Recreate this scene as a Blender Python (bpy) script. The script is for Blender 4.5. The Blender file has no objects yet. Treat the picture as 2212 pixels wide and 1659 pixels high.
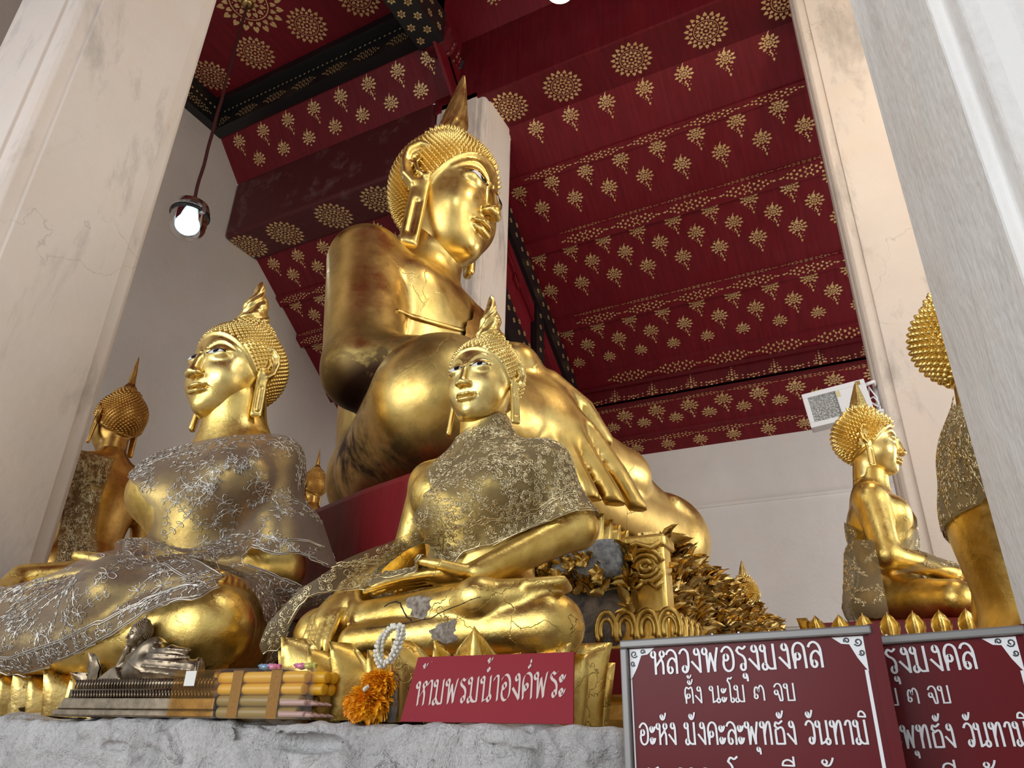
import bpy, math, random
import numpy as np
from mathutils import Vector, Matrix

SC = bpy.context.scene
COL = SC.collection
rng = np.random.default_rng(7)
random.seed(7)

# ------------------------------------------------------------------ camera
FPX = 1560.0
PITCH, ROLL, YAW = math.radians(25.95), math.radians(1.35), math.radians(27.8)
EYE = np.array([0.0, 0.0, 1.5])
def _cam_axes():
    cy, sy = math.cos(YAW), math.sin(YAW)
    f = np.array([-sy*math.cos(PITCH), cy*math.cos(PITCH), math.sin(PITCH)])
    rt = np.array([cy, sy, 0.0]); up = np.cross(rt, f)
    r2 = math.cos(ROLL)*rt + math.sin(ROLL)*up
    u2 = -math.sin(ROLL)*rt + math.cos(ROLL)*up
    return r2, u2, f
CR, CU, CF = _cam_axes()
cam_data = bpy.data.cameras.new('camera'); cam = bpy.data.objects.new('camera', cam_data); COL.objects.link(cam)
cam_data.sensor_fit = 'HORIZONTAL'; cam_data.sensor_width = 36.0; cam_data.lens = FPX/2212.0*36.0
cam_data.clip_start = 0.05; cam_data.clip_end = 200
m = Matrix.Identity(4)
for i in range(3):
    m[i][0] = CR[i]; m[i][1] = CU[i]; m[i][2] = -CF[i]; m[i][3] = EYE[i]
cam.matrix_world = m
SC.camera = cam
def at(x, y, X=None, Y=None, Z=None):
    """the point of a plane X=, Y= or Z= that the photograph shows at pixel (x, y)"""
    d = CR*((x-1106.0)/FPX) - CU*((y-829.5)/FPX) + CF
    if X is not None: t = (X-EYE[0])/d[0]
    elif Y is not None: t = (Y-EYE[1])/d[1]
    else: t = (Z-EYE[2])/d[2]
    return EYE + d*t
def at_plane(x, y, p0, n):
    d = CR*((x-1106.0)/FPX) - CU*((y-829.5)/FPX) + CF
    return EYE + d*(np.dot(np.array(p0)-EYE, n)/np.dot(d, n))

# ------------------------------------------------------------------ light
SC.view_settings.view_transform = 'Standard'; SC.view_settings.look = 'None'
SC.view_settings.gamma = 1.0; SC.view_settings.use_curve_mapping = False
SC.view_settings.exposure = 0.30
world = bpy.data.worlds.new('daylight'); SC.world = world; world.use_nodes = True
wn = world.node_tree.nodes['Background']; wn.inputs[0].default_value = (0.86, 0.93, 1.0, 1); wn.inputs[1].default_value = 0.6
def area(name, loc, target, sx, sy, power, color):
    l = bpy.data.lights.new(name, 'AREA'); l.shape = 'RECTANGLE'; l.size = sx; l.size_y = sy; l.energy = power; l.color = color
    o = bpy.data.objects.new(name, l); COL.objects.link(o); o.location = loc
    o.rotation_euler = (Vector(target)-Vector(loc)).to_track_quat('-Z', 'Y').to_euler()
    return o
def point(name, loc, power, color, r=0.1):
    l = bpy.data.lights.new(name, 'POINT'); l.energy = power; l.color = color; l.shadow_soft_size = r
    o = bpy.data.objects.new(name, l); COL.objects.link(o); o.location = loc
    return o
# daylight through the open front of the hall, behind and beside the camera
area('daylight_front', (-3.4, -4.0, 3.0), (-1.2, 4.0, 2.4), 6.0, 3.0, 190, (0.93, 0.96, 1.0))
area('daylight_right', (6.0, 1.2, 3.2), (-2.0, 3.2, 3.0), 4.0, 3.4, 170, (1.0, 0.95, 0.86))
area('rear_wall_fill', (5.6, 8.0, 3.4), (-3.0, 8.6, 3.2), 2.4, 3.0, 150, (1.0, 0.98, 0.95))  # added fill, hidden behind the right column, brightens the rear wall
point('hall_lamp_light', (1.2, 3.2, 6.6), 105, (1.0, 0.84, 0.62), 0.18)
point('led_lamp_light', (-.55, 1.35, 4.4), 21, (0.86, 0.95, 1.0), 0.12)

# ------------------------------------------------------------------ scene graph helpers
def tag(o, label=None, cat=None, group=None, kind=None):
    if label: o['label'] = label
    if cat: o['category'] = cat
    if group: o['group'] = group
    if kind: o['kind'] = kind
    return o
def thing(name, label, cat, loc=(0, 0, 0), rotz=0.0, group=None):
    o = bpy.data.objects.new(name, None); COL.objects.link(o)
    o.location = loc; o.rotation_euler = (0, 0, rotz); o.empty_display_size = 0.1
    return tag(o, label, cat, group)
def link_mesh(name, verts, faces, mat, parent=None, smooth=False, matidx=None):
    me = bpy.data.meshes.new(name)
    me.from_pydata([tuple(map(float, v)) for v in verts], [], [tuple(map(int, f)) for f in faces])
    mats = mat if isinstance(mat, (list, tuple)) else [mat]
    for k in mats: me.materials.append(k)
    if matidx is not None: me.polygons.foreach_set('material_index', np.asarray(matidx, np.int32))
    if smooth: me.polygons.foreach_set('use_smooth', [True]*len(me.polygons))
    me.update()
    o = bpy.data.objects.new(name, me); COL.objects.link(o)
    if parent is not None: o.parent = parent
    return o
class MB:
    """collects shapes into one mesh"""
    def __init__(s): s.v = []; s.f = []; s.mi = []; s.m = 0
    def add(s, verts, faces):
        b = len(s.v); s.v.extend([tuple(map(float, v)) for v in verts])
        s.f.extend([tuple(int(i)+b for i in f) for f in faces]); s.mi.extend([s.m]*len(faces))
    def box(s, lo, hi, R=None, o=(0, 0, 0)):
        x0, y0, z0 = lo; x1, y1, z1 = hi
        v = np.array([(x0,y0,z0),(x1,y0,z0),(x1,y1,z0),(x0,y1,z0),(x0,y0,z1),(x1,y0,z1),(x1,y1,z1),(x0,y1,z1)], float)
        if R is not None: v = v @ np.asarray(R).T
        v = v + np.array(o)
        s.add(v, [(0,3,2,1),(4,5,6,7),(0,1,5,4),(1,2,6,5),(2,3,7,6),(3,0,4,7)])
    def prism(s, poly, d, cap=True):
        """poly: 3D points of one end, extruded by vector d"""
        n = len(poly); P = np.array(poly, float); Q = P + np.array(d)
        s.add(np.vstack([P, Q]), [(i, (i+1) % n, n+(i+1) % n, n+i) for i in range(n)] + ([tuple(range(n))[::-1], tuple(range(n, 2*n))] if cap else []))
    def tube(s, pts, r, n=8, cap=True):
        P = np.array(pts, float); N = len(P)
        rr = np.full(N, r) if np.isscalar(r) else np.array(r, float)
        T = np.gradient(P, axis=0); T /= np.linalg.norm(T, axis=1)[:, None] + 1e-12
        a = np.cross(T[0], (0, 0, 1)); 
        if np.linalg.norm(a) < 0.1: a = np.cross(T[0], (0, 1, 0))
        V = []
        for i in range(N):
            a = a - T[i]*np.dot(a, T[i]); a /= np.linalg.norm(a) + 1e-12
            b = np.cross(T[i], a)
            for k in range(n):
                t = 2*math.pi*k/n
                V.append(P[i] + rr[i]*(math.cos(t)*a + math.sin(t)*b))
        F = [(i*n+k, i*n+(k+1) % n, (i+1)*n+(k+1) % n, (i+1)*n+k) for i in range(N-1) for k in range(n)]
        if cap: F += [tuple(range(n))[::-1], tuple((N-1)*n+k for k in range(n))]
        s.add(V, F)
    def lathe(s, prof, n=24, o=(0, 0, 0), mod=None, cap=True):
        """prof: (r, z) pairs about the z axis"""
        V = []
        for (r, z) in prof:
            for k in range(n):
                t = 2*math.pi*k/n; q = r*(1 if mod is None else mod(t, z))
                V.append((o[0]+q*math.cos(t), o[1]+q*math.sin(t), o[2]+z))
        N = len(prof)
        F = [(i*n+k, i*n+(k+1) % n, (i+1)*n+(k+1) % n, (i+1)*n+k) for i in range(N-1) for k in range(n)]
        if cap: F += [tuple(range(n))[::-1], tuple((N-1)*n+k for k in range(n))]
        s.add(V, F)
    def xf(s, R=None, o=(0, 0, 0), sc=1.0):
        v = np.array(s.v)*sc
        if R is not None: v = v @ np.asarray(R).T
        s.v = [tuple(x) for x in (v + np.array(o))]
        return s
    def build(s, name, mat, parent=None, smooth=False):
        return link_mesh(name, s.v, s.f, mat, parent, smooth, s.mi)
def rot(ax, deg):
    a = math.radians(deg); c, q = math.cos(a), math.sin(a)
    return np.array({'x': [[1,0,0],[0,c,-q],[0,q,c]], 'y': [[c,0,q],[0,1,0],[-q,0,c]], 'z': [[c,-q,0],[q,c,0],[0,0,1]]}[ax])
def bevel(o, w, seg=2):
    b = o.modifiers.new('bevel', 'BEVEL'); b.width = w; b.segments = seg; b.limit_method = 'ANGLE'; return o
# ------------------------------------------------------------------ materials
class NT:
    def __init__(s, name):
        s.m = bpy.data.materials.new(name); s.m.use_nodes = True
        s.t = s.m.node_tree; s.t.nodes.clear()
        s.out = s.t.nodes.new('ShaderNodeOutputMaterial')
        s.p = s.t.nodes.new('ShaderNodeBsdfPrincipled'); s.L(s.p.outputs[0], s.out.inputs[0])
        s.tc = s.t.nodes.new('ShaderNodeTexCoord').outputs['Object']
    def L(s, a, b): s.t.links.new(a, b)
    def n(s, typ, **kw):
        x = s.t.nodes.new(typ)
        for k, v in kw.items(): setattr(x, k, v)
        return x
    def set(s, node, i, v):
        if hasattr(v, 'is_output'): s.L(v, node.inputs[i])
        else: node.inputs[i].default_value = v
    def scale(s, sx, sy, sz, vec=None, rotz=0):
        x = s.n('ShaderNodeMapping'); s.L(vec or s.tc, x.inputs[0]); x.inputs['Scale'].default_value = (sx, sy, sz); x.inputs['Rotation'].default_value = (0, 0, rotz); return x.outputs[0]
    def noise(s, sc, det=5, rough=.55, vec=None, dist=0.0):
        x = s.n('ShaderNodeTexNoise'); s.L(vec or s.tc, x.inputs['Vector'])
        x.inputs['Scale'].default_value = sc; x.inputs['Detail'].default_value = det; x.inputs['Roughness'].default_value = rough; x.inputs['Distortion'].default_value = dist
        return x.outputs['Fac']
    def voro(s, sc, feat='F1', vec=None, out='Distance', rnd=1.0):
        x = s.n('ShaderNodeTexVoronoi'); x.feature = feat; s.L(vec or s.tc, x.inputs['Vector']); x.inputs['Scale'].default_value = sc; x.inputs['Randomness'].default_value = rnd
        return x.outputs[out]
    def ramp(s, fac, *stops):
        x = s.n('ShaderNodeValToRGB'); s.L(fac, x.inputs[0]); e = x.color_ramp.elements
        while len(e) < len(stops): e.new(0.5)
        for q, (p, c) in zip(e, stops):
            q.position = p; q.color = (c, c, c, 1) if np.isscalar(c) else (*c, 1)
        return x.outputs[0]
    def math(s, op, a, b=0.0, clamp=False):
        x = s.n('ShaderNodeMath', operation=op, use_clamp=clamp); s.set(x, 0, a); s.set(x, 1, b); return x.outputs[0]
    def mix(s, f, a, b, mode='MIX'):
        x = s.n('ShaderNodeMix', data_type='RGBA', blend_type=mode)
        s.set(x, 0, f); 
        for i, v in ((6, a), (7, b)):
            if hasattr(v, 'is_output'): s.L(v, x.inputs[i])
            else: x.inputs[i].default_value = (*v, 1) if len(v) == 3 else v
        return x.outputs[2]
    def bump(s, h, st, d=0.01, prev=None):
        x = s.n('ShaderNodeBump'); s.L(h, x.inputs['Height']); x.inputs['Strength'].default_value = st; x.inputs['Distance'].default_value = d
        if prev is not None: s.L(prev, x.inputs['Normal'])
        return x.outputs[0]
    def fin(s, col=None, rough=None, metal=None, nrm=None, **kw):
        for k, v in (('Base Color', col), ('Roughness', rough), ('Metallic', metal), ('Normal', nrm)):
            if v is None: continue
            if hasattr(v, 'is_output'): s.L(v, s.p.inputs[k])
            else: s.p.inputs[k].default_value = (*v, 1) if (k == 'Base Color' and len(v) == 3) else v
        for k, v in kw.items(): s.p.inputs[k.replace('_', ' ')].default_value = v
        return s.m
M = {}
def gold(name, c0, c1, r0, r1, sc=1.0, bump=.25, patina=None, pat_lo=.60, pat_hi=.70, psc=3.0, spot=None, crack=0.0):
    t = NT(name)
    a = t.noise(2.2*sc, 4); b = t.noise(9*sc, 6, .65); c = t.noise(55*sc, 3, .6)
    f = t.math('ADD', t.math('MULTIPLY', a, .6), t.math('MULTIPLY', b, .4))
    col = t.ramp(f, (.36, c0), (.60, c1))
    col = t.mix(t.ramp(t.noise(1.7*sc, 8, .7, dist=.8), (.58, 0.0), (.74, .55)), col, tuple(x*q for x, q in zip(c0, (.62, .50, .42))))
    ro = t.ramp(t.noise(5*sc, 5, .7), (.35, r0), (.68, r1))
    if patina is not None:
        pm = t.ramp(t.noise(psc*sc, 7, .62, dist=.4), (pat_lo, 0.0), (pat_hi, 1.0))
        if spot is not None:
            d = t.n('ShaderNodeVectorMath', operation='DISTANCE'); t.L(t.tc, d.inputs[0]); d.inputs[1].default_value = spot[0]
            pm = t.math('MULTIPLY', pm, t.ramp(t.math('DIVIDE', d.outputs['Value'], spot[1]), (.45, 1.0), (1.0, 0.0)))
        col = t.mix(pm, col, patina); ro = t.mix(pm, ro, (.55, .55, .55))
    n = t.bump(b, bump, .012/sc); n = t.bump(c, bump*.55, .002/sc, n)
    if crack:
        w = t.n('ShaderNodeVectorMath', operation='MULTIPLY_ADD'); nz = t.n('ShaderNodeTexNoise'); nz.inputs['Scale'].default_value = 6*sc; nz.inputs['Detail'].default_value = 5; t.L(t.tc, nz.inputs[0])
        t.L(nz.outputs['Color'], w.inputs[0]); w.inputs[1].default_value = (.25/sc,)*3; t.L(t.tc, w.inputs[2])
        e = t.voro(3.2*sc, 'DISTANCE_TO_EDGE', w.outputs[0])
        k = t.math('MULTIPLY', t.ramp(e, (0.0, 1.0), (.010, 0.0)), t.ramp(t.noise(1.6*sc, 3), (.50, 0.0), (.62, crack)))
        col = t.mix(k, col, (.06, .035, .015)); n = t.bump(t.math('SUBTRACT', 1.0, k), .6, .004/sc, n)
    M[name] = t.fin(col, ro, 1.0, n); return M[name]
gold('gold_large', (.60, .39, .10), (.90, .66, .23), .26, .46, .9, .12, (.055, .028, .018), .42, .52, 2.6, ((-.72, -.50, .30), .80), .35)
gold('gold_leaf', (.60, .39, .09), (.92, .67, .21), .27, .48, 2.6, .40, None, crack=.75)
gold('gold_bright', (.70, .49, .14), (.95, .73, .28), .25, .42, 3.0, .22, None, crack=.2)
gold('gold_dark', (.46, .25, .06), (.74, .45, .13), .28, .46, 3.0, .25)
gold('gold_flake', (.60, .38, .10), (1.0, .74, .28), .16, .42, 7.0, .8, (.05, .028, .012), .58, .66, 2.5)
gold('bronze', (.17, .13, .09), (.32, .25, .17), .24, .38, 8.0, .15)
def plaster(name, c, dirt, amt_lo, amt_hi, sc=1.0, crack=True, streak=(1, 1, .35), bumpy=.25, rough=.7):
    t = NT(name)
    base = t.ramp(t.noise(1.3*sc, 6, .6), (.3, tuple(x*.90 for x in c)), (.7, c))
    base = t.mix(t.ramp(t.noise(3.1*sc, 3), (.45, 0.0), (.75, .28)), base, (c[0], c[1]*.87, c[2]*.77))
    v = t.scale(*streak)
    st = t.ramp(t.noise(2.1*sc, 9, .68, v, .3), (amt_lo, 0.0), (amt_hi, 1.0))
    col = t.mix(t.math('MULTIPLY', st, .75), base, dirt)
    if crack:
        w = t.n('ShaderNodeVectorMath', operation='ADD'); nz = t.n('ShaderNodeTexNoise'); nz.inputs['Scale'].default_value = 2.5; nz.inputs['Detail'].default_value = 6; t.L(t.tc, nz.inputs[0])
        t.L(t.tc, w.inputs[0]); t.L(nz.outputs['Color'], w.inputs[1])
        e = t.voro(.55*sc, 'DISTANCE_TO_EDGE', w.outputs[0])
        k = t.math('MULTIPLY', t.ramp(e, (0.0, 1.0), (.0022, 0.0)), t.ramp(t.noise(.9*sc, 2), (.52, 0.0), (.62, .45)))
        col = t.mix(k, col, tuple(x*.45 for x in c))
    n = t.bump(t.noise(24*sc, 5, .6), bumpy, .006); n = t.bump(t.noise(3*sc, 4), bumpy, .03, n)
    M[name] = t.fin(col, rough, 0.0, n); return M[name]
plaster('plaster_pillar', (.80, .705, .62), (.33, .30, .27), .53, .68)
plaster('plaster_marble', (.90, .89, .86), (.42, .40, .36), .53, .72, 1.4, True, (1.0, 1.0, .22), .5, .6)
plaster('plaster_wall', (.62, .55, .49), (.5, .44, .4), .66, .8)
plaster('plaster_rear', (.84, .81, .78), (.6, .57, .54), .68, .8)
# rough limewashed stone of the plinth
t = NT('stone_white')
h1 = t.noise(6, 9, .68, dist=.6); h2 = t.noise(45, 6, .72); h3 = t.voro(9, 'SMOOTH_F1'); h4 = t.ramp(t.noise(4.5, 6, .6, dist=.8), (.46, 0.0), (.52, 1.0))
col = t.ramp(h1, (.28, (.36, .345, .335)), (.43, (.68, .66, .645)), (.7, (.80, .78, .76)))
col = t.mix(t.ramp(t.noise(3.2, 7, .7), (.58, 0.0), (.68, .8)), col, (.22, .20, .185))
col = t.mix(t.ramp(t.noise(110, 4, .7), (.36, .35), (.54, 0.0)), col, (.36, .345, .33))
M['stone_white'] = t.fin(col, .7, 0.0, t.bump(h2, .75, .014, t.bump(h3, .35, .03, t.bump(h4, .6, .02, t.bump(h1, .9, .05)))))
t = NT('stone_broken')
h1 = t.noise(9, 9, .7, dist=.6)
M['stone_broken'] = t.fin(t.ramp(h1, (.36, (.07, .06, .055)), (.48, (.24, .21, .18)), (.58, (.48, .38, .27)), (.72, (.62, .56, .50))), .85, 0.0, t.bump(t.noise(30, 7, .7), .8, .02, t.bump(h1, .7, .04)))
t = NT('stone_bare'); M['stone_bare'] = t.fin(t.ramp(t.noise(70, 6, .7), (.36, (.16, .12, .09)), (.5, (.34, .28, .22)), (.66, (.52, .46, .40))), .9, 0.0, t.bump(t.noise(120, 6, .7), .8, .006))
t = NT('stone_grey')
M['stone_grey'] = t.fin(t.ramp(t.noise(40, 6, .7), (.35, (.18, .2, .21)), (.65, (.55, .58, .6))), .9, 0.0, t.bump(t.noise(60, 6, .7), .8, .01))
def lacquer(name, c, c2, rough=.34, streak=True):
    t = NT(name)
    v = t.scale(9, .7, .7)
    f = t.noise(3.0, 6, .6, v)
    col = t.ramp(f, (.35, c), (.68, c2))
    if streak: col = t.mix(t.ramp(t.noise(2.4, 7, .7, t.scale(14, .8, .8)), (.68, 0.0), (.78, .35)), col, (.30, .16, .14))
    t.p.inputs['Specular IOR Level'].default_value = .3; M[name] = t.fin(col, t.ramp(t.noise(4, 4), (.35, rough), (.7, rough+.18)), 0.0, t.bump(f, .15, .01)); return M[name]
lacquer('red_ceiling', (.115, .0035, .008), (.165, .006, .013), .42)
lacquer('red_beam', (.09, .003, .007), (.13, .005, .010), .45, False)
lacquer('red_seat', (.165, .006, .010), (.22, .012, .018), .32)
t = NT('red_weathered'); M['red_weathered'] = t.fin(t.mix(t.ramp(t.noise(3.0, 8, .7), (.55, 0.0), (.72, .8)), (.075, .006, .008), (.17, .10, .085)), .6)
M['black_lacquer'] = NT('black_lacquer').fin((.008, .008, .009), .35)
t = NT('gold_paint'); M['gold_paint'] = t.fin(t.ramp(t.noise(6, 4), (.3, (.70, .46, .19)), (.7, (.90, .67, .33))), .42, .6)
def flat(name, c, rough=.5, metal=0.0, **kw): M[name] = NT(name).fin(c, rough, metal, **kw); return M[name]
flat('paint_white', (.80, .80, .80), .4); flat('white_enamel', (.82, .84, .88), .3); flat('black_plastic', (.012, .012, .012), .4)
flat('rope_brown', (.06, .008, .007), .7); flat('eye_white', (.80, .80, .82), .12); flat('eye_black', (.006, .006, .007), .08)
flat('steel_frame', (.23, .22, .21), .45, .6); flat('brass', (.55, .40, .16), .3, 1.0); flat('steel', (.5, .5, .5), .3, 1.0)
flat('letter_silver', (.72, .70, .70), .45, .2); flat('paper_white', (.78, .76, .70), .6); flat('tape_cream', (.72, .62, .34), .5)
t = NT('sign_red'); M['sign_red'] = t.fin(t.ramp(t.noise(2, 3), (.3, (.10, .002, .004)), (.7, (.135, .003, .006))), .30); t.p.inputs['Specular IOR Level'].default_value = .22
t = NT('small_sign_red'); M['small_sign_red'] = t.fin(t.mix(t.ramp(t.noise(60, 5, .7), (.70, 0.0), (.73, 1.0)), (.27, .005, .016), (.62, .55, .5)), .5); t.p.inputs['Specular IOR Level'].default_value = .2
t = NT('floor_tile'); M['floor_tile'] = t.fin(t.ramp(t.noise(3, 4), (.3, (.34, .28, .23)), (.7, (.44, .37, .31))), .3)
t = NT('ground_outside'); M['ground_outside'] = t.fin(t.ramp(t.noise(.6, 4), (.3, (.45, .43, .40)), (.7, (.55, .53, .5))), .9)
t = NT('glass_frost'); t.p.inputs['Transmission Weight'].default_value = 1.0; M['glass_frost'] = t.fin((.92, .96, .97), .22, 0.0, IOR=1.2)
def emit(name, c, s):
    t = NT(name); t.p.inputs['Emission Color'].default_value = (*c, 1); t.p.inputs['Emission Strength'].default_value = s; M[name] = t.fin(c, .4); return M[name]
emit('lamp_cool', (.80, .95, 1.0), 14); emit('lamp_warm', (1.0, .90, .62), 10)
def wax(name, c):
    t = NT(name); t.p.inputs['Subsurface Weight'].default_value = .06; t.p.inputs['Subsurface Radius'].default_value = (.01, .006, .002); M[name] = t.fin(c, .35)
wax('wax_yellow', (.72, .37, .012)); wax('wax_olive', (.30, .19, .035)); wax('wax_pink', (.50, .30, .25)); wax('jasmine', (.84, .82, .72))
t = NT('marigold'); M['marigold'] = t.fin(t.ramp(t.noise(60, 2), (.3, (.95, .36, .008)), (.7, (1.0, .52, .012))), .5); t.p.inputs['Subsurface Weight'].default_value = .35; t.p.inputs['Subsurface Radius'].default_value = (.004, .002, .001)
t = NT('ribbon_gold'); M['ribbon_gold'] = t.fin(t.ramp(t.voro(700, 'F1'), (.2, (.40, .19, .015)), (.7, (.20, .085, .006))), .6, .3, **{'Specular IOR Level': .1})
def sheer(name, c, alpha, rough=.55, sheen=.5):
    t = NT(name)
    tr = t.n('ShaderNodeBsdfTransparent'); mx = t.n('ShaderNodeMixShader')
    lw = t.n('ShaderNodeLayerWeight'); lw.inputs[0].default_value = .35
    w = t.noise(420, 2, .5)
    f = t.math('ADD', t.math('MULTIPLY', lw.outputs['Facing'], .45), t.math('ADD', alpha-.12, t.math('MULTIPLY', w, .24)), True)
    t.fin(c, rough); t.p.inputs['Sheen Weight'].default_value = sheen; t.p.inputs['Sheen Roughness'].default_value = .3
    t.L(f, mx.inputs[0]); t.L(tr.outputs[0], mx.inputs[1]); t.L(t.p.outputs[0], mx.inputs[2]); t.L(mx.outputs[0], t.out.inputs[0])
    M[name] = t.m
sheer('gauze_silver', (.21, .15, .105), .45, .6, .12); sheer('gauze_gold', (.24, .18, .085), .52, .6, .15); sheer('gauze_brown', (.20, .125, .055), .50, .6, .1)
flat('thread_silver', (.60, .555, .49), .30, 1.0); flat('thread_gold', (.80, .68, .42), .28, 1.0)
t = NT('film_clear'); t.p.inputs['Alpha'].default_value = .02; M['film_clear'] = t.fin((.9, .85, .8), .06)
t = NT('film_amber'); tr = t.n('ShaderNodeBsdfTransparent'); tr.inputs[0].default_value = (.97, .86, .66, 1); mx = t.n('ShaderNodeMixShader'); mx.inputs[0].default_value = .06; t.fin((.5, .3, .1), .15); t.L(tr.outputs[0], mx.inputs[1]); t.L(t.p.outputs[0], mx.inputs[2]); t.L(mx.outputs[0], t.out.inputs[0]); M['film_amber'] = t.m
# ------------------------------------------------------------------ stencil motifs (2D outlines)
LEAF = np.array([(0, .62), (.30, .22), (.42, -.12), (.30, -.42), (.10, -.40), (0, -.20), (-.10, -.40), (-.30, -.42), (-.42, -.12), (-.30, .22)])
def leaf(cx, cy, ang, s, w=1.0):
    c, q = math.cos(ang), math.sin(ang); p = LEAF*np.array([s*w, s])
    return [(cx + c*x - q*y, cy + q*x + c*y) for x, y in p]
def disc(cx, cy, r, n=7):
    return [(cx+r*math.cos(2*math.pi*k/n), cy+r*math.sin(2*math.pi*k/n)) for k in range(n)]
def stroke2(pts, w0, w1):
    P = np.array(pts, float); T = np.gradient(P, axis=0); T /= np.linalg.norm(T, axis=1)[:, None]
    N = np.stack([-T[:, 1], T[:, 0]], 1); w = np.linspace(w0, w1, len(P))[:, None]/2
    return [tuple(x) for x in np.vstack([P+N*w, (P-N*w)[::-1]])]
def m_hang(tail=True):
    out = []; cy = .16
    for k in range(8):
        a = 2*math.pi*k/8; out.append(leaf(.062*math.cos(a), cy+.062*math.sin(a), a+math.pi/2*0-math.pi/2, .062))
    out.append(disc(0, cy, .022))
    for k in range(10):
        a = 2*math.pi*(k+.5)/10; out.append(leaf(.135*math.cos(a), cy+.15*math.sin(a), a-math.pi/2, .086))
    for k in range(9):
        a = math.pi*(-.28+1.56*k/8); out.append(leaf(.225*math.cos(a), cy+.245*math.sin(a), a-math.pi/2, .108))
    out.append(stroke2([(-.05, .33), (0, .40), (.015, .48), (.05, .56)], .075, .015)); out.append(stroke2([(.05, .34), (.0, .39), (-.05, .41)], .05, .02)); out.append(leaf(-.11, .45, .6, .05))
    if tail:
        for x, y in ((-.10, -.14), (.10, -.14), (-.05, -.23), (.12, -.27)): out.append(disc(x, y, .02, 5))
        out.append(stroke2([(.02, -.09), (-.025, -.15), (.02, -.21), (.04, -.27), (.01, -.33)], .05, .035))
        out.append(leaf(.045, -.43, math.pi, .12, .65)); out.append(leaf(0, -.12, math.pi, .06))
    else: out.append(leaf(0, -.14, math.pi, .08))
    return out
def m_rose(rings=5):
    out = []
    for r, n, s in ((.92, 18, .235), (.73, 18, .185), (.41, 12, .19), (.22, 8, .16))[:rings]:
        for k in range(n):
            a = 2*math.pi*(k+(.5 if n in (12,) or r < .9 and r > .7 else 0))/n; out.append(leaf(r*math.cos(a), r*math.sin(a), a-math.pi/2, s))
    for k in range(36):
        a, b = 2*math.pi*k/36, 2*math.pi*(k+1)/36
        out.append([(.60*math.cos(a), .60*math.sin(a)), (.60*math.cos(b), .60*math.sin(b)), (.565*math.cos(b), .565*math.sin(b)), (.565*math.cos(a), .565*math.sin(a))])
    for k in range(24):
        a = 2*math.pi*k/24; out.append(disc(.50*math.cos(a), .50*math.sin(a), .03, 4))
    out.append(disc(0, 0, .07, 8))
    return out
def m_band():
    out = []
    for k in range(6):
        a = 2*math.pi*k/6; out.append(leaf(.055*math.cos(a), .055*math.sin(a), a-math.pi/2, .045))
    for sx in (-1, 1):
        for x, y, s in ((.13, .05, .05), (.13, -.05, .05), (.19, 0, .05), (.22, .075, .045), (.22, -.075, .045), (.28, .03, .05), (.28, -.04, .045), (.335, .05, .035), (.35, -.02, .045), (.41, .01, .035)):
            out.append(leaf(sx*x, y, -sx*math.pi/2, s, 1.15))
        out.append(leaf(sx*.46, 0, -sx*math.pi/2, .06, .7)); out.append(leaf(sx*.06, .085, 0, .04)); out.append(leaf(sx*.06, -.085, math.pi, .04))
    return out
def m_flower(n=6):
    out = [disc(0, 0, .12, 6)]
    for k in range(n):
        a = 2*math.pi*k/n; out.append(leaf(.42*math.cos(a), .42*math.sin(a), a-math.pi/2, .40)); b = a+math.pi/n; out.append(disc(.24*math.cos(b), .24*math.sin(b), .06, 4))
    return out
def m_swag():
    out = []
    for k in range(9):
        t = (k-4)/4.0; x = t*.5; y = .10*t*t-.05
        out.append(leaf(x, y+.05, 0, .055)); out.append(leaf(x, y-.05, math.pi, .05))
    for x, y in ((0, .0), (-.06, -.02), (.06, -.02), (0, -.1)): out.append(disc(x, y, .03, 5))
    for x0 in (-.5, .5):
        for k in range(4): out.append(leaf(x0, .12+.085*k, 0, .072-.012*k))
        for s in (-1, 1):
            for k in range(3): out.append(leaf(x0+s*.07, (.05+.085*k), -s*.6, .055-.010*k)); 
            out.append(leaf(x0+s*.09, -.03, -s*1.9, .075))
        out.append(leaf(x0, -.07, math.pi, .09))
    return out
HANG, HANGS, ROSE, BAND, FLOWER, SWAG = m_hang(), m_hang(False), m_rose(), m_band(), m_flower(), m_swag()
def stamp(mb, motif, o, u, v, su, sv=None, lift=.003, clip=None):
    """lays a stencil motif on a face: o centre, u and v the face's axes (unit vectors)"""
    sv = su if sv is None else sv
    u = np.array(u, float); v = np.array(v, float); n = np.cross(u, v); n /= np.linalg.norm(n)
    toc = EYE-np.array(o)
    if np.dot(n, toc) < 0: n = -n
    mb.m = 1
    for i, p in enumerate(motif):
        q = [np.array(o)+u*x*su+v*y*sv+n*(lift+2e-4*(i % 9)) for x, y in p]
        if clip is not None and not all(clip(a) for a in q): continue
        mb.add(q, [tuple(range(len(q)))])
    mb.m = 0
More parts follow.
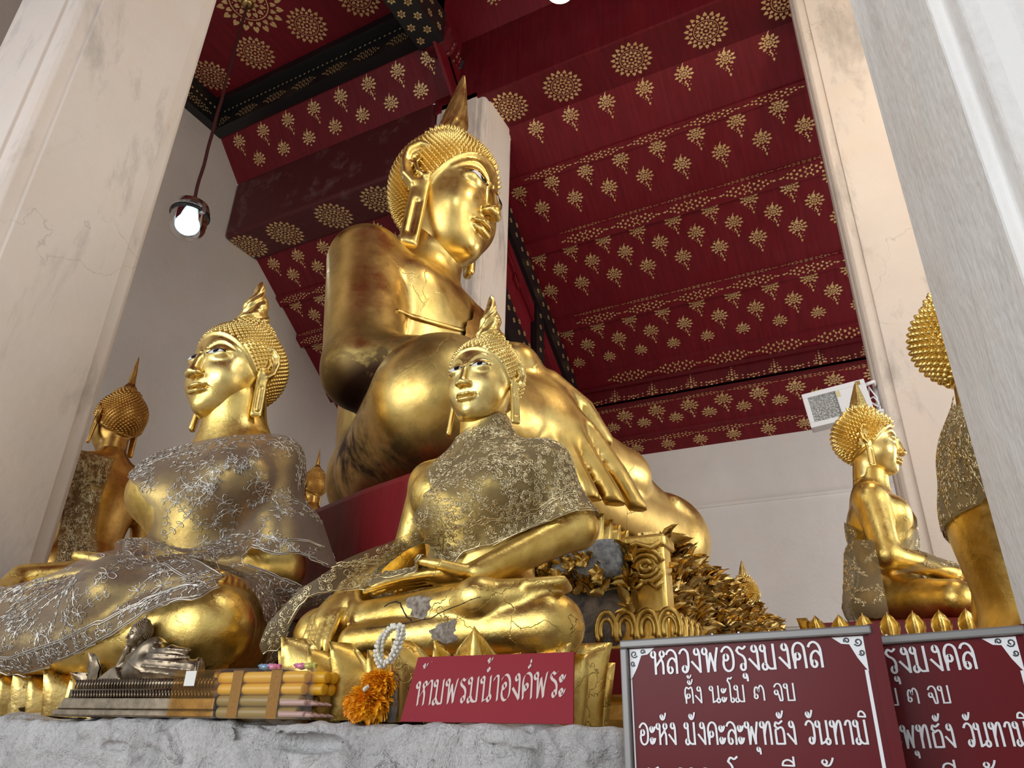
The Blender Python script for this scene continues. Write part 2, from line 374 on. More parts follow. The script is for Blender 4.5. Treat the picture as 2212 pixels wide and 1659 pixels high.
# ------------------------------------------------------------------ the hall
XL, YR = -7.48, 9.9                        # left wall plane, rear wall plane
XB = -3.70                                 # where the two roof bays meet
b = MB(); b.box((XL-.3, -3.6, -.2), (8, 10.2, 0)); tag(b.build('floor', M['floor_tile']), kind='structure')
b = MB(); b.box((-60, -60, -.5), (60, 60, -.21)); tag(b.build('ground_outside', M['ground_outside']), kind='structure')
b = MB(); b.box((XL-.3, .9, 0), (XL, YR+.3, 9.9)); tag(b.build('wall_left', M['plaster_wall']), kind='structure')
b = MB(); b.box((XL, YR, 0), (8, YR+.3, 5.9)); tag(b.build('wall_back', M['plaster_rear']), kind='structure')
b = MB(); b.box((XL, YR-.05, 2.80), (8, YR, 4.385)); tag(b.build('wall_back_panel', M['plaster_rear']), kind='structure')
b = MB(); b.box((XL, YR-.075, 4.385), (8, YR, 4.425)); b.box((XL, YR-.065, 2.78), (8, YR, 2.80)); tag(b.build('trim_1', M['plaster_rear']), kind='structure')

def pillar(label, x0, x1, y0, y1, z1, mat, nt=.055):
    """square pier with a stepped notch down every corner"""
    P = []
    for cx, cy, sx, sy in ((x0, y0, 1, 1), (x1, y0, -1, 1), (x1, y1, -1, -1), (x0, y1, 1, -1)):
        a = [(cx, cy+sy*nt*2.2), (cx+sx*.018, cy+sy*nt*2.2), (cx+sx*.018, cy+sy*nt), (cx+sx*nt*.6, cy+sy*nt*.6), (cx+sx*nt, cy+sy*.018), (cx+sx*nt*2.2, cy+sy*.018), (cx+sx*nt*2.2, cy)]
        if sx*sy < 0: a = a[::-1]
        P += a
    mb = MB(); mb.prism([(x, y, 0) for x, y in P], (0, 0, z1))
    o = mb.build('pillar', mat); bevel(o, .006, 2)
    return tag(o, label, 'pillar')
pillar('white plaster pillar behind the large golden head', -4.05, -3.30, 5.40, 6.15, 8.56, M['plaster_pillar'])
pillar('pale pillar right of the red ceiling with the floodlight on it', .14, .92, 5.40, 6.15, 8.56, M['plaster_pillar'])
pillar('wide stained plaster pillar at the left edge beside the pendant lamp', -4.10, -3.30, 1.18, 1.96, 9.5, M['plaster_pillar'])
pillar('near grey streaked pillar cut off by the right edge', .205, 1.25, .80, 1.87, 9.5, M['plaster_marble'])

SL = .72; NV = np.array([0, SL, 1.0])/math.hypot(SL, 1); DV = np.array([0, -1.0, SL])/math.hypot(SL, 1)   # soffit normal, up-slope direction
UX = np.array([1.0, 0, 0])
def soffit(mb, x0, x1, ya, yb, z6, th=.08):
    """sloping boards between depth ya and yb"""
    za, zb = z6-SL*(ya-6), z6-SL*(yb-6)
    mb.prism([(x0, ya, za), (x0, yb, zb), (x0, yb, zb+th), (x0, ya, za+th)], (x1-x0, 0, 0))
def hang_row(mb, y, z6, x0, step, x1, h=.305, motif=HANG):
    x = x0
    while x <= x1:
        o = np.array([x, y, z6-SL*(y-6)]); stamp(mb, motif, o, UX, DV, h*1.32, h); x += step
def purlin(name, x0, x1, ya, yb, z6, drop, ends, step, ph, near=True, m=None):
    """square batten hung under the boards, stencilled on its near and lower face"""
    mb = MB(); za, zb = z6-SL*(ya-6)+.03, z6-SL*(yb-6)+.03
    lo = np.array([0, ya, z6-SL*(ya-6)-drop]); hi = np.array([0, yb, z6-SL*(yb-6)-drop])
    mb.prism([(x0, ya, za), (x0, ya, lo[2]), (x0, yb, hi[2]), (x0, yb, zb)], (x1-x0, 0, 0))
    x = ph
    wv = hi-lo; L = np.linalg.norm(wv); wv = -wv/L
    while x < x1-.1:
        if x > x0+.1:
            stamp(mb, BAND, (x, (ya+yb)/2, (lo[2]+hi[2])/2), UX, wv, step*.97, L*3.6)
            if near and drop > .05: stamp(mb, BAND, (x, ya, (za-.03+lo[2])/2), UX, (0, 0, 1), step*.97, drop*3.6)
        x += step
    o = mb.build(name, [M['red_ceiling'], M['gold_paint']]); tag(o, kind='structure'); return o
# right-hand bay, its upper slope
Z6 = 8.46
mb = MB(); soffit(mb, XB, 7.0, 5.98, 9.16, Z6)
for y, xs in ((6.138, -2.96-.468), (6.70, -3.0-.47), (6.934, -3.243), (7.455, -3.06-.475), (7.65, -3.30), (7.865, -3.54), (8.42, -3.54), (8.62, -3.30)): hang_row(mb, y, Z6, xs, .471, 4.0)
hang_row(mb, 8.82, Z6, -3.52, .471, 4.0, .26, HANGS)
tag(mb.build('ceiling', [M['red_ceiling'], M['gold_paint']]), kind='structure')
purlin('trim_2', XB, 7, 6.49, 6.59, Z6, .025, 0, .70, -3.0, False)
purlin('trim_3', XB, 7, 7.20, 7.35, Z6, .06, 0, .70, -2.80)
purlin('trim_4', XB, 7, 8.17, 8.31, Z6, .06, 0, .70, -3.0)
purlin('trim_5', XB, 7, 8.95, 9.15, Z6, .05, 0, .70, -2.85, False)
# fascia with swags between the two slopes, then the lower slope down to the rear wall
mb = MB(); mb.box((XB, 9.15, 5.83), (7, 9.25, 6.25))
x = -3.4
while x < 4: stamp(mb, SWAG, (x, 9.15, 5.94), UX, (0, 0, 1), .56, .42); x += .56
mb.box((XB, 9.10, 6.10), (7, 9.15, 6.16)); mb.box((XB, 9.12, 5.80), (7, 9.15, 5.84))
tag(mb.build('trim_6', [M['red_beam'], M['gold_paint']]), kind='structure')
def lowz(y): return 5.81-(y-9.15)*.66
mb = MB(); mb.prism([(XB, 9.15, lowz(9.15)), (XB, YR, lowz(YR)), (XB, YR, lowz(YR)+.08), (XB, 9.15, lowz(9.15)+.08)], (7-XB, 0, 0))
D2 = np.array([0, -1, .66])/math.hypot(1, .66)
for y, xs, mt, h in ((9.34, -3.5, HANG, .36), (9.47, -3.26, HANGS, .30), (9.83, -3.5, HANG, .30)):
    x = xs
    while x < 4: stamp(mb, mt, (x, y, lowz(y)), UX, D2, h*1.3, h*.9); x += .471
x = -3.3
while x < 4:
    stamp(mb, BAND, (x, 9.185, lowz(9.185)), UX, D2, .68, .26); stamp(mb, BAND, (x+.2, 9.69, lowz(9.69)), UX, D2, .68, .42); x += .70
tag(mb.build('ceiling', [M['red_ceiling'], M['gold_paint']]), kind='structure')
mb = MB(); mb.box((XB, 9.585, lowz(9.6)-.02), (7, 9.61, lowz(9.6)+.05)); tag(mb.build('trim_7', M['red_ceiling']), kind='structure')
# main beam of the right bay
mb = MB(); mb.box((-4.05, 5.40, 8.46), (7, 6.02, 9.58))
for x in (-3.133, -2.422, -1.564, -.716, .10, .95): stamp(mb, ROSE, (x, 5.70, 8.46), UX, (0, 1, 0), .225, .225)
o = mb.build('ceiling_beam', [M['red_beam'], M['gold_paint']]); bevel(o, .02, 2); tag(o, 'deep red beam with gold rosettes meeting the right pale pillar', 'beam')
# panel above it, sloping up to the flat nave ceiling
def upper_panel(mb, x0, x1, zb, yt, zt, rows):
    mb.prism([(x0, 5.42, zb), (x0, yt, zt), (x0, yt, zt+.08), (x0, 5.42, zb+.08)], (x1-x0, 0, 0))
    d = np.array([0, yt-5.42, zt-zb]); L = np.linalg.norm(d); d /= L
    for f, xs in rows:
        x = xs
        while x < x1-.15:
            if x > x0+.12: stamp(mb, HANG if f > .4 else HANGS, np.array([x, 5.42, zb])+d*L*f, UX, d, .40, .32)
            x += .46
mb = MB(); upper_panel(mb, XB, 7, 9.56, 4.85, 10.35, ((.72, -3.35), (.34, -3.12)))
tag(mb.build('ceiling', [M['red_ceiling'], M['gold_paint']]), kind='structure')
mb = MB(); mb.box((XB, 1.6, 10.35), (7, 4.9, 10.45)); tag(mb.build('ceiling', M['red_ceiling']), kind='structure')
# left-hand bay, lower by a step
ZL = 7.74
mb = MB(); soffit(mb, XL, XB, 5.98, 9.9, ZL)
for y, xs in ((6.17, XL+.25), (6.36, XL+.48), (6.72, XL+.25), (6.90, XL+.48), (7.30, XL+.25), (7.50, XL+.48), (7.70, XL+.25), (8.10, XL+.48), (8.32, XL+.25), (8.54, XL+.48)): hang_row(mb, y, ZL, xs, .466, XB-.2)
tag(mb.build('ceiling', [M['red_ceiling'], M['gold_paint']]), kind='structure')
purlin('trim_8', XL, XB, 6.50, 6.62, ZL, .05, 0, .62, XL+.34)
purlin('trim_9', XL, XB, 7.03, 7.16, ZL, .09, 0, .62, XL+.34)
purlin('trim_10', XL, XB, 7.84, 7.98, ZL, .09, 0, .62, XL+.34)
mb = MB(); mb.box((XL, 5.40, 7.70), (-4.04, 6.02, 8.69))
for x in (-7.30, -6.62, -5.76, -5.0, -4.3): stamp(mb, ROSE, (x, 5.70, 7.70), UX, (0, 1, 0), .25, .25)
o = mb.build('ceiling_beam', [M['red_weathered'], M['gold_paint']]); bevel(o, .05, 3); tag(o, 'dark weathered red beam running into the left wall', 'beam')
mb = MB(); upper_panel(mb, XL, XB, 8.68, 4.95, 9.20, ((.68, XL+.30), (.22, XL+.53)))
tag(mb.build('ceiling', [M['red_ceiling'], M['gold_paint']]), kind='structure')
mb = MB(); mb.box((XL, 1.5, 9.62), (XB, 4.9, 9.72))
for (px, py, s) in ((537, 7, .40), (663, 55, .25), (551, 115, .25), (457, 163, .24), (775, -5, .25)):
    p = at(px, py, Z=9.62); stamp(mb, ROSE, p, UX, (0, 1, 0), s)
tag(mb.build('ceiling', [M['red_ceiling'], M['gold_paint']]), kind='structure')
# black cornice with a dotted fillet and lozenges
mb = MB(); mb.box((XL, 4.80, 9.16), (-3.95, 4.96, 9.62)); mb.box((XL, 4.66, 9.50), (-3.95, 4.80, 9.62))
x = XL+.14
while x < -4.0: stamp(mb, BAND, (x, 4.80, 9.27), UX, (0, 0, 1), .42, .80); x += .52
for k in range(44): stamp(mb, [disc(0, 0, 1, 8)], (XL+.12+.078*k, 4.80, 9.455), UX, (0, 0, 1), .017)
tag(mb.build('trim_11', [M['black_lacquer'], M['gold_paint']]), kind='structure')
mb = MB(); mb.box((XL, 1.5, 9.17), (XL+.14, 4.80, 9.62))
for k in range(40): stamp(mb, [disc(0, 0, 1, 8)], (XL+.14, 1.7+.078*k, 9.44), (0, 1, 0), (0, 0, 1), .017)
for k in range(6): stamp(mb, BAND, (XL+.14, 1.8+.52*k, 9.29), (0, 1, 0), (0, 0, 1), .5, .62)
tag(mb.build('trim_12', [M['black_lacquer'], M['gold_paint']]), kind='structure')
mb = MB(); mb.box((XB-.04, 1.5, 9.55), (XB, 4.95, 10.45)); tag(mb.build('trim_14', M['red_ceiling']), kind='structure')
# riser between the bays and the near aisle's roof
mb = MB(); mb.prism([(XB-.04, 4.6, 9.2), (XB-.04, 5.98, 7.9), (XB-.04, 9.9, 4.95), (XB-.04, 9.9, 5.75), (XB-.04, 6.04, 8.6), (XB-.04, 6.04, 9.6), (XB-.04, 5.4, 9.8), (XB-.04, 4.6, 10.6)], (.04, 0, 0)); tag(mb.build('trim_13', M['red_ceiling']), kind='structure')
mb = MB(); mb.prism([(XL-.3, 1.6, 9.6), (XL-.3, -3.4, 6.2), (XL-.3, -3.4, 6.35), (XL-.3, 1.6, 9.75)], (15.5, 0, 0)); tag(mb.build('ceiling', M['red_ceiling']), kind='structure')
# ------------------------------------------------------------------ carved brackets where the bays meet
t_ = thing('tie_beam', 'black tie beam with gold flowers and a red capped end above the flame finial', 'beam', (-3.78, 5.1, 9.0))
mb = MB(); mb.box((-.17, -3.5, -.02), (.17, -.22, .46))
for k in range(16):
    for j, s in ((0, .085), (1, .085)):
        stamp(mb, FLOWER, np.array([-3.78+.17, 5.1-.34-.2*k, 9.10+.22*j]), (0, 1, 0), (0, 0, 1), s)
        stamp(mb, FLOWER, np.array([-3.78-.08+.16*j, 5.1-.34-.2*k-.1*j, 8.98]), (1, 0, 0), (0, 1, 0), s)
v = np.array(mb.v); w = np.array([k in set(i for f, q in zip(mb.f, mb.mi) if q == 1 for i in f) for k in range(len(v))]); v[w] -= np.array([-3.78, 5.1, 9.0]); mb.v = [tuple(a) for a in v]
mb.build('beam_shaft', [M['black_lacquer'], M['gold_paint']], t_)
mb = MB(); R8 = [(r, z) for r, z in ((.17, 0), (.235, .02), (.235, .07), (.19, .10), (.20, .20), (.185, .22), (.20, .27), (.185, .30), (.13, .52))]
mb.lathe(R8, 8); 
for k in range(8):
    a = 2*math.pi*(k+.5)/8
    for (r, z, s) in ((.19, .05, .05), (.165, .15, .05), (.17, .245, .035), (.15, .36, .05), (.13, .44, .045)):
        for j in (-1, 1):
            u = np.array([-math.sin(a), math.cos(a), 0]); mb.m = 1
            c = np.array([math.cos(a)*r*1.045, math.sin(a)*r*1.045, z])+u*j*r*.17
            for p in FLOWER: mb.add([c+u*x*s*.8+np.array([0, 0, 1])*y*s for x, y in p], [tuple(range(len(p)))])
            mb.m = 0
mb.xf(rot('x', -90)); mb.xf(None, (0, -.24, .19)); mb.build('beam_cap', [M['red_beam'], M['gold_paint']], t_)
mb = MB(); mb.lathe([(.135, 0), (.15, .02), (.15, .07), (.10, .085)], 8); mb.xf(rot('x', -90)); mb.xf(None, (0, .27, .19)); mb.build('beam_tip', M['black_lacquer'], t_)
def local_flowers(mb, pts, u, v, s, off):
    for p in pts:
        n = np.cross(u, v); n = n/np.linalg.norm(n)
        mb.m = 1
        for q in FLOWER: mb.add([np.array(p)+np.array(u)*x*s+np.array(v)*y*s+n*off for x, y in q], [tuple(range(len(q)))])
        mb.m = 0
t_ = thing('roof_truss', 'black carved roof truss with gold flowers behind the big statue', 'truss', (XB, 6.2, 7.9))
o0 = np.array([XB, 6.2, 7.9])
def yz(pts): return [np.array([XB-.14, y, z])-o0 for y, z in pts]
mb = MB(); mb.prism(yz([(6.10, 8.30), (6.10, 7.94), (9.0, 5.86), (9.0, 6.20)]), (.20, 0, 0))
local_flowers(mb, [np.array([XB+.062, 6.25+.17*k, 8.02-.717*.17*k+dz])-o0 for k in range(16) for dz in (.0, .16)], (0, 1, 0), (0, 0, 1), .06, .002)
mb.build('rafter', [M['black_lacquer'], M['gold_paint']], t_)
mb = MB(); mb.prism(yz([(6.16, 8.2), (6.16, 5.6), (6.42, 5.3), (6.42, 8.0)]), (.18, 0, 0))
local_flowers(mb, [np.array([XB+.042, 6.22+.13*j, 5.7+.2*k])-o0 for k in range(11) for j in (0, 1)], (0, 1, 0), (0, 0, 1), .06, .002)
mb.build('king_post', [M['black_lacquer'], M['gold_paint']], t_)
mb = MB(); mb.prism(yz([(6.40, 6.9), (6.40, 6.3), (7.05, 5.75), (7.7, 5.35), (8.35, 5.2), (8.50, 5.45), (8.30, 5.75), (7.6, 5.95), (7.0, 6.35)]), (.18, 0, 0))
local_flowers(mb, [np.array([XB+.042, y, z])-o0 for y, z in [(6.5+.15*k, 6.68-.1*k+dz) for k in range(12) for dz in (-.16, 0)]], (0, 1, 0), (0, 0, 1), .06, .002)
mb.build('bracket_arm', [M['black_lacquer'], M['gold_paint']], t_)
mb = MB(); mb.prism(yz([(7.62, 6.95), (7.62, 5.95), (7.86, 5.85), (7.86, 6.8)]), (.18, 0, 0))
local_flowers(mb, [np.array([XB+.042, 7.74, 6.0+.18*k])-o0 for k in range(5)], (0, 1, 0), (0, 0, 1), .06, .002)
mb.build('strut', [M['black_lacquer'], M['gold_paint']], t_)
mb = MB(); mb.prism([np.array([XB-.10, y, z])-o0 for y, z in ((6.5, 7.5), (6.5, 6.3), (7.6, 5.95), (7.6, 6.8))], (.06, 0, 0)); mb.build('red_board', M['red_ceiling'], t_)
mb = MB(); mb.prism(yz([(8.35, 5.72), (8.35, 5.15), (8.85, 4.85), (8.95, 5.3)]), (.2, 0, 0)); local_flowers(mb, [np.array([XB+.062, 8.45+.12*k, 5.45-.06*k+dz])-o0 for k in range(4) for dz in (-.14, 0, .14)], (0, 1, 0), (0, 0, 1), .055, .002); mb.build('bracket_cap', [M['red_beam'], M['gold_paint']], t_)
# ------------------------------------------------------------------ implicit surfaces (left, front, up coordinates)
F32 = np.float32
def A3(v): return np.array(v, F32)
def rc(a, b, ra, rb):
    a, b = A3(a), A3(b); ab = b-a; L2 = float(ab@ab)+1e-9
    def f(p):
        q = p-a; h = np.clip(q@ab/L2, 0, 1)
        return np.linalg.norm(q-h[:, None]*ab, axis=1)-(ra+(rb-ra)*h)
    return f
def ell(c, r, R=None):
    c, r = A3(c), A3(r); Rt = None if R is None else np.asarray(R, F32)
    def f(p):
        q = p-c
        if Rt is not None: q = q@Rt
        k0 = np.linalg.norm(q/r, axis=1); k1 = np.linalg.norm(q/(r*r), axis=1)+1e-9
        return k0*(k0-1)/k1
    return f
def rbox(c, h, r, R=None):
    c, h = A3(c), A3(h)-r; Rt = None if R is None else np.asarray(R, F32)
    def f(p):
        q = p-c
        if Rt is not None: q = q@Rt
        q = np.abs(q)-h
        return np.linalg.norm(np.maximum(q, 0), axis=1)+np.minimum(q.max(axis=1), 0)-r
    return f
def chain(pts, rs):
    fs = [rc(pts[i], pts[i+1], rs[i], rs[i+1]) for i in range(len(pts)-1)]
    def f(p):
        d = fs[0](p)
        for g in fs[1:]: d = np.minimum(d, g(p))
        return d
    return f
def smin(a, b, k):
    if k <= 0: return np.minimum(a, b)
    h = np.clip(.5+.5*(b-a)/k, 0, 1); return b+(a-b)*h-k*h*(1-h)
def union(parts, kf=1.0, kadd=0.0):
    def f(p):
        d = None
        for g, k in parts:
            e = g(p); d = e if d is None else smin(d, e, k*kf+kadd)
        return d
    return f
def floored(fn, z=0.0):
    return lambda p: np.maximum(fn(p), z-p[:, 2])
def surface(fn, lo, hi, h, flip=True, lip=1.5):
    """polygonises fn = 0 (surface nets on the cells near the surface)"""
    lo, hi = np.array(lo, float), np.array(hi, float); B = 6
    n = (np.ceil((hi-lo)/h/B).astype(int))*B
    nb = n//B
    g = np.stack(np.meshgrid(*[np.arange(k) for k in nb], indexing='ij'), -1).reshape(-1, 3)
    c = (lo+(g+.5)*B*h).astype(F32)
    dc = np.concatenate([fn(c[i:i+200000]) for i in range(0, len(c), 200000)])
    V = np.full(tuple(n+1), 1.0, F32)
    keep = np.abs(dc) < B*h*.87*lip
    V[:-1, :-1, :-1] = np.where(dc > 0, 1.0, -1.0).reshape(nb).repeat(B, 0).repeat(B, 1).repeat(B, 2)
    mask = np.zeros(tuple(n+1), bool)
    kb = np.zeros(tuple(nb), bool); kb.reshape(-1)[keep] = True
    big = kb.repeat(B, 0).repeat(B, 1).repeat(B, 2)
    mask[:-1, :-1, :-1] |= big; mask[1:, :-1, :-1] |= big; mask[:-1, 1:, :-1] |= big; mask[:-1, :-1, 1:] |= big; mask[1:, 1:, :-1] |= big; mask[1:, :-1, 1:] |= big; mask[:-1, 1:, 1:] |= big; mask[1:, 1:, 1:] |= big
    idx = np.argwhere(mask); P = (lo+idx*h).astype(F32)
    val = np.concatenate([fn(P[i:i+250000]) for i in range(0, len(P), 250000)])
    V[mask] = val
    S = V < 0
    cs = S[:-1, :-1, :-1].astype(np.int8); tot = np.zeros_like(cs)
    for dx in (0, 1):
        for dy in (0, 1):
            for dz in (0, 1): tot += S[dx:dx+n[0], dy:dy+n[1], dz:dz+n[2]]
    act = (tot > 0) & (tot < 8) & big
    ci = np.argwhere(act); N = len(ci)
    acc = np.zeros((N, 3)); cnt = np.zeros(N)
    cor = {(dx, dy, dz): V[ci[:, 0]+dx, ci[:, 1]+dy, ci[:, 2]+dz].astype(float) for dx in (0, 1) for dy in (0, 1) for dz in (0, 1)}
    for ax in range(3):
        for u in (0, 1):
            for w in (0, 1):
                a = [0, 0, 0]; o = [k for k in range(3) if k != ax]; a[o[0]] = u; a[o[1]] = w; b = list(a); b[ax] = 1
                va, vb = cor[tuple(a)], cor[tuple(b)]; x = (va < 0) != (vb < 0)
                t = np.where(x, va/(va-vb+1e-12*(va == vb)), 0)
                p = np.zeros((N, 3)); p[:, o[0]] = u; p[:, o[1]] = w; p[:, ax] = t
                acc[x] += p[x]; cnt[x] += 1
    vert = lo+(ci+acc/np.maximum(cnt, 1)[:, None])*h
    im = np.full(tuple(n), -1, np.int32); im[act] = np.arange(N)
    faces = []
    for ax in range(3):
        o = [(ax+1) % 3, (ax+2) % 3]
        s0 = [slice(0, n[k]) for k in range(3)]; s1 = list(s0); s1[ax] = slice(1, n[ax]+1)
        x = S[tuple(s0)] != S[tuple(s1)]
        e = np.argwhere(x); e = e[(e[:, o[0]] > 0) & (e[:, o[1]] > 0)]
        d = np.eye(3, dtype=int)
        q = [im[tuple((e-i*d[o[0]]-j*d[o[1]]).T)] for i, j in ((0, 0), (1, 0), (1, 1), (0, 1))]
        q = np.stack(q, 1); ok = (q >= 0).all(1); q = q[ok]; ins = S[tuple(e[ok].T)]
        q[ins] = q[ins][:, ::-1]
        faces.append(q)
    faces = np.concatenate(faces)
    return vert, faces
def lfu_mesh(name, vert, faces, mat, parent):
    v = vert.copy(); v[:, 1] *= -1
    return link_mesh(name, v, faces, mat, parent, True)
def grad(fn, p, e):
    p = np.asarray(p, F32); g = np.zeros_like(p)
    for i in range(3):
        d = np.zeros(3, F32); d[i] = e; g[:, i] = fn(p+d)-fn(p-d)
    return g/(np.linalg.norm(g, axis=1)[:, None]+1e-9)
def project(fn, p, e, off=0.0, it=5):
    p = np.array(p, F32)
    for _ in range(it): p = p-(fn(p)-off)[:, None]*grad(fn, p, e)*.9
    return p
def hand(w, d, n, s, side, curl=(12, 18, 14), spread=0.0, thumb=True):
    """w wrist, d finger direction, n back of the hand, s length of the palm; side = +1 if the thumb lies along cross(d, n)"""
    w, d, n = np.array(w, float), np.array(d, float), np.array(n, float); d /= np.linalg.norm(d); n -= d*np.dot(n, d); n /= np.linalg.norm(n); a = np.cross(d, n)*side
    Rm = np.stack([a, d, n], 1)
    out = [(ell(w+d*s*.52, (s*.36, s*.62, s*.19), Rm), s*.12)]
    for i in range(4):
        q = w+d*s*(.90+(.05, .12, .10, 0)[i])+a*s*(.27-.18*i); L = s*(.50, .58, .54, .42)[i]; dd = d+a*spread*(1.5-i)*.1; dd /= np.linalg.norm(dd); an = 0; P = [q-dd*s*.25, q]
        for j, c in enumerate(curl):
            an += math.radians(c); v = dd*math.cos(an)-n*math.sin(an); q = q+v*L*(1, .72, .6)[j]; P.append(q)
        out.append((chain(P, [s*.09, s*.098, s*.092, s*.085, s*.06]), s*.035))
    if thumb:
        q = w+d*s*.28+a*s*.26; v = d*.75+a*.55-n*.15; v /= np.linalg.norm(v); v2 = d*.95+a*.15-n*.2
        out.append((chain([q, q+v*s*.42, q+v*s*.42+v2*s*.40], [s*.14, s*.11, s*.075]), s*.06))
    return out
TEMPL = dict(sho=.47, shz=1.30, shr=.165, chest=(.47, .33, .40), chz=1.06, waist=(.36, .27, .34), pel=(.52, .38, .30),
    elR=(-.66, -.12, .68), elL=(.68, -.12, .68), wrR=(-.62, .50, .44), wrL=(.22, .42, .46), knR=(-.80, .50, .18), knL=(.76, .50, .17),
    akR=(.38, .62, .32), akL=(-.38, .70, .11), toeR=(.76, .50, .36), arm=(.165, .13, .085), leg=(.25, .172, .10), neck=(.175, .165), nz=1.68, nf=.03, hs=.30, handR='rest')
def seated(s, **kw):
    """parts of a cross-legged body, right leg uppermost, right hand over the shin, left hand in the lap"""
    T = dict(TEMPL); T.update(kw)
    def S(v): return tuple(np.array(v, float)*s)
    parts = [(ell(S((0, -.02, .27)), S(T['pel'])), 0),
             (ell(S((0, 0, .62)), S(T['waist'])), .16*s), (ell(S((0, 0, T['chz'])), S(T['chest'])), .2*s)]
    sx, sz, sr = T['sho'], T['shz'], T['shr']; ar = T['arm']; lg = T['leg']
    for g in (-1, 1):
        parts += [(rc(S((0, -.04, sz+.10)), S((g*sx, -.03, sz)), .15*s, sr*s), .10*s),
                  (ell(S((g*.24, .15, sz-.14)), S((.22, .17, .18))), .10*s)]
    parts.append((rc(S((0, -.03, sz+.05)), S((0, T['nf'], T['nz'])), T['neck'][0]*s*1.12, T['neck'][1]*s), .09*s))
    for g, k, ak in ((-1, 'knR', 'akR'), (1, 'knL', 'akL')):
        parts += [(rc(S((g*.26, T.get('hipf', .02), .25)), S(T[k]), lg[0]*s, lg[1]*s), .10*s)]
    parts += [(rc(S(T['knL']), S(T['akL']), lg[1]*s*.97, lg[2]*s), .03*s)]
    parts += [(rc(S(T['knR']), S(T['akR']), lg[1]*s*.97, lg[2]*s), .025*s)]
    ak, te = np.array(T['akR']), np.array(T['toeR']); fd = te-ak; fl = np.linalg.norm(fd); fd /= fl
    parts += [(rc(S(ak), S(te-fd*.06), .10*s, .075*s), .04*s), (ell(S(ak+(-.02, .03, .0)), S((.12, .10, .11))), .04*s)]
    for j in range(5):
        q = te+np.array((-.02, .07-.045*j, .03-.0*j)); parts.append((rc(S(q-fd*.10), S(q+fd*(.08-.012*j)), .036*s, .030*s), .015*s))
    for g, e, w in ((-1, 'elR', 'wrR'), (1, 'elL', 'wrL')):
        parts += [(rc(S((g*sx, -.03, sz-.01)), S(T[e]), ar[0]*s, ar[1]*s), .05*s), (rc(S(T[e]), S(T[w]), ar[1]*s*.97, ar[2]*s), .045*s)]
    hs = T['hs']*s
    w = np.array(T['wrR'])*s
    if T['handR'] == 'rest': parts += hand(w, (.03, .75, -.66), (0, .66, .75), hs, 1, (26, 22, 6))
    elif T['handR'] == 'big': parts += hand(w, (.05, .55, -.83), (-.62, .70, .40), hs, 1, (10, 8, -6), .9)
    w = np.array(T['wrL'])*s
    parts += hand(w, (-1, .20, -.04), (0, .1, -1), hs, -1, (-4, -6, -6))
    return parts
# ------------------------------------------------------------------ heads, in units of the face's width, eye level at 0
def hair_g(p): return p[:, 2]-np.maximum(.37+1.22*(p[:, 1]-.5), -.12+.62*(p[:, 1]-.1))
def head_parts(neck=True):
    L = [(ell((0, -.08, .12), (.49, .57, .53)), 0), (ell((0, .10, -.17), (.425, .42, .56)), .10), (ell((0, .20, -.50), (.24, .24, .19)), .14), (ell((0, .37, -.60), (.11, .10, .10)), .10)]
    for g in (-1, 1):
        L += [(ell((g*.20, .27, -.25), (.19, .19, .22)), .10), (ell((g*.19, .41, .0), (.14, .105, .085)), .035)]
    L += [(ell((0, -.12, .60), (.27, .27, .17)), .10)]
    if neck: L += [(rc((0, -.08, -.45), (0, -.12, -1.15), .285, .31), .07)]
    nose = [(chain([(0, .49, .06), (0, .56, -.08), (0, .602, -.25)], [.036, .042, .052]), .045), (ell((0, .606, -.262), (.054, .055, .050)), .03)]
    for g in (-1, 1): nose += [(ell((g*.066, .575, -.278), (.050, .070, .042)), .03)]
    L += nose
    L += [(chain([(-.165, .46, -.415), (-.08, .535, -.412), (0, .555, -.428), (.08, .535, -.412), (.165, .46, -.415)], [.012, .03, .032, .03, .012]), .022),
          (chain([(-.14, .455, -.44), (-.06, .525, -.480), (.06, .525, -.480), (.14, .455, -.44)], [.012, .036, .036, .012]), .018)]
    return L
def make_head_fn(brow=.020):
    base = union(head_parts())
    def f(p):
        d = base(p); x = np.abs(p[:, 0]); z = p[:, 2]; fr = np.clip((p[:, 1]-.12)/.1, 0, 1)
        t = np.clip((x-.035)/.37, 0, 1); zb = .035+.155*np.maximum(np.sin(np.pi*np.clip(t**.85, 0, 1)), 0)**.9
        d = d-brow*np.exp(-((z-zb)/.022)**2)*fr*(x < .42)*np.clip((.44-x)/.08, 0, 1)
        # upper lid and lower lid creases, line between the lips, neck rings
        zl = .035+.055*np.cos(np.clip((x-.20)/.15, -1, 1)*np.pi/2); d = d-.010*np.exp(-((z-zl)/.014)**2)*fr*(np.abs(x-.20) < .15)
        zm = -.447+.03*(x/.16)**2; d = d+.020*np.exp(-((z-zm)/.012)**2)*fr*(x < .17)
        for zr in (-.80, -.92): d = d+.010*np.exp(-((z-zr-.06*(p[:, 1]+.1))/.014)**2)
        g = hair_g(p); top = p[:, 2] > -.75
        d = d-.028*np.clip(g/.03+.5, 0, 1)*top-.016*np.exp(-(g/.022)**2)*top
        return d
    return f
HEAD_FN = make_head_fn()
HEAD_CACHE = {}
def head_meshes(h=.020):
    if h in HEAD_CACHE: return HEAD_CACHE[h]
    HEAD_CACHE[h] = surface(HEAD_FN, (-.62, -.80, -1.15), (.62, .86, .95), h); return HEAD_CACHE[h]
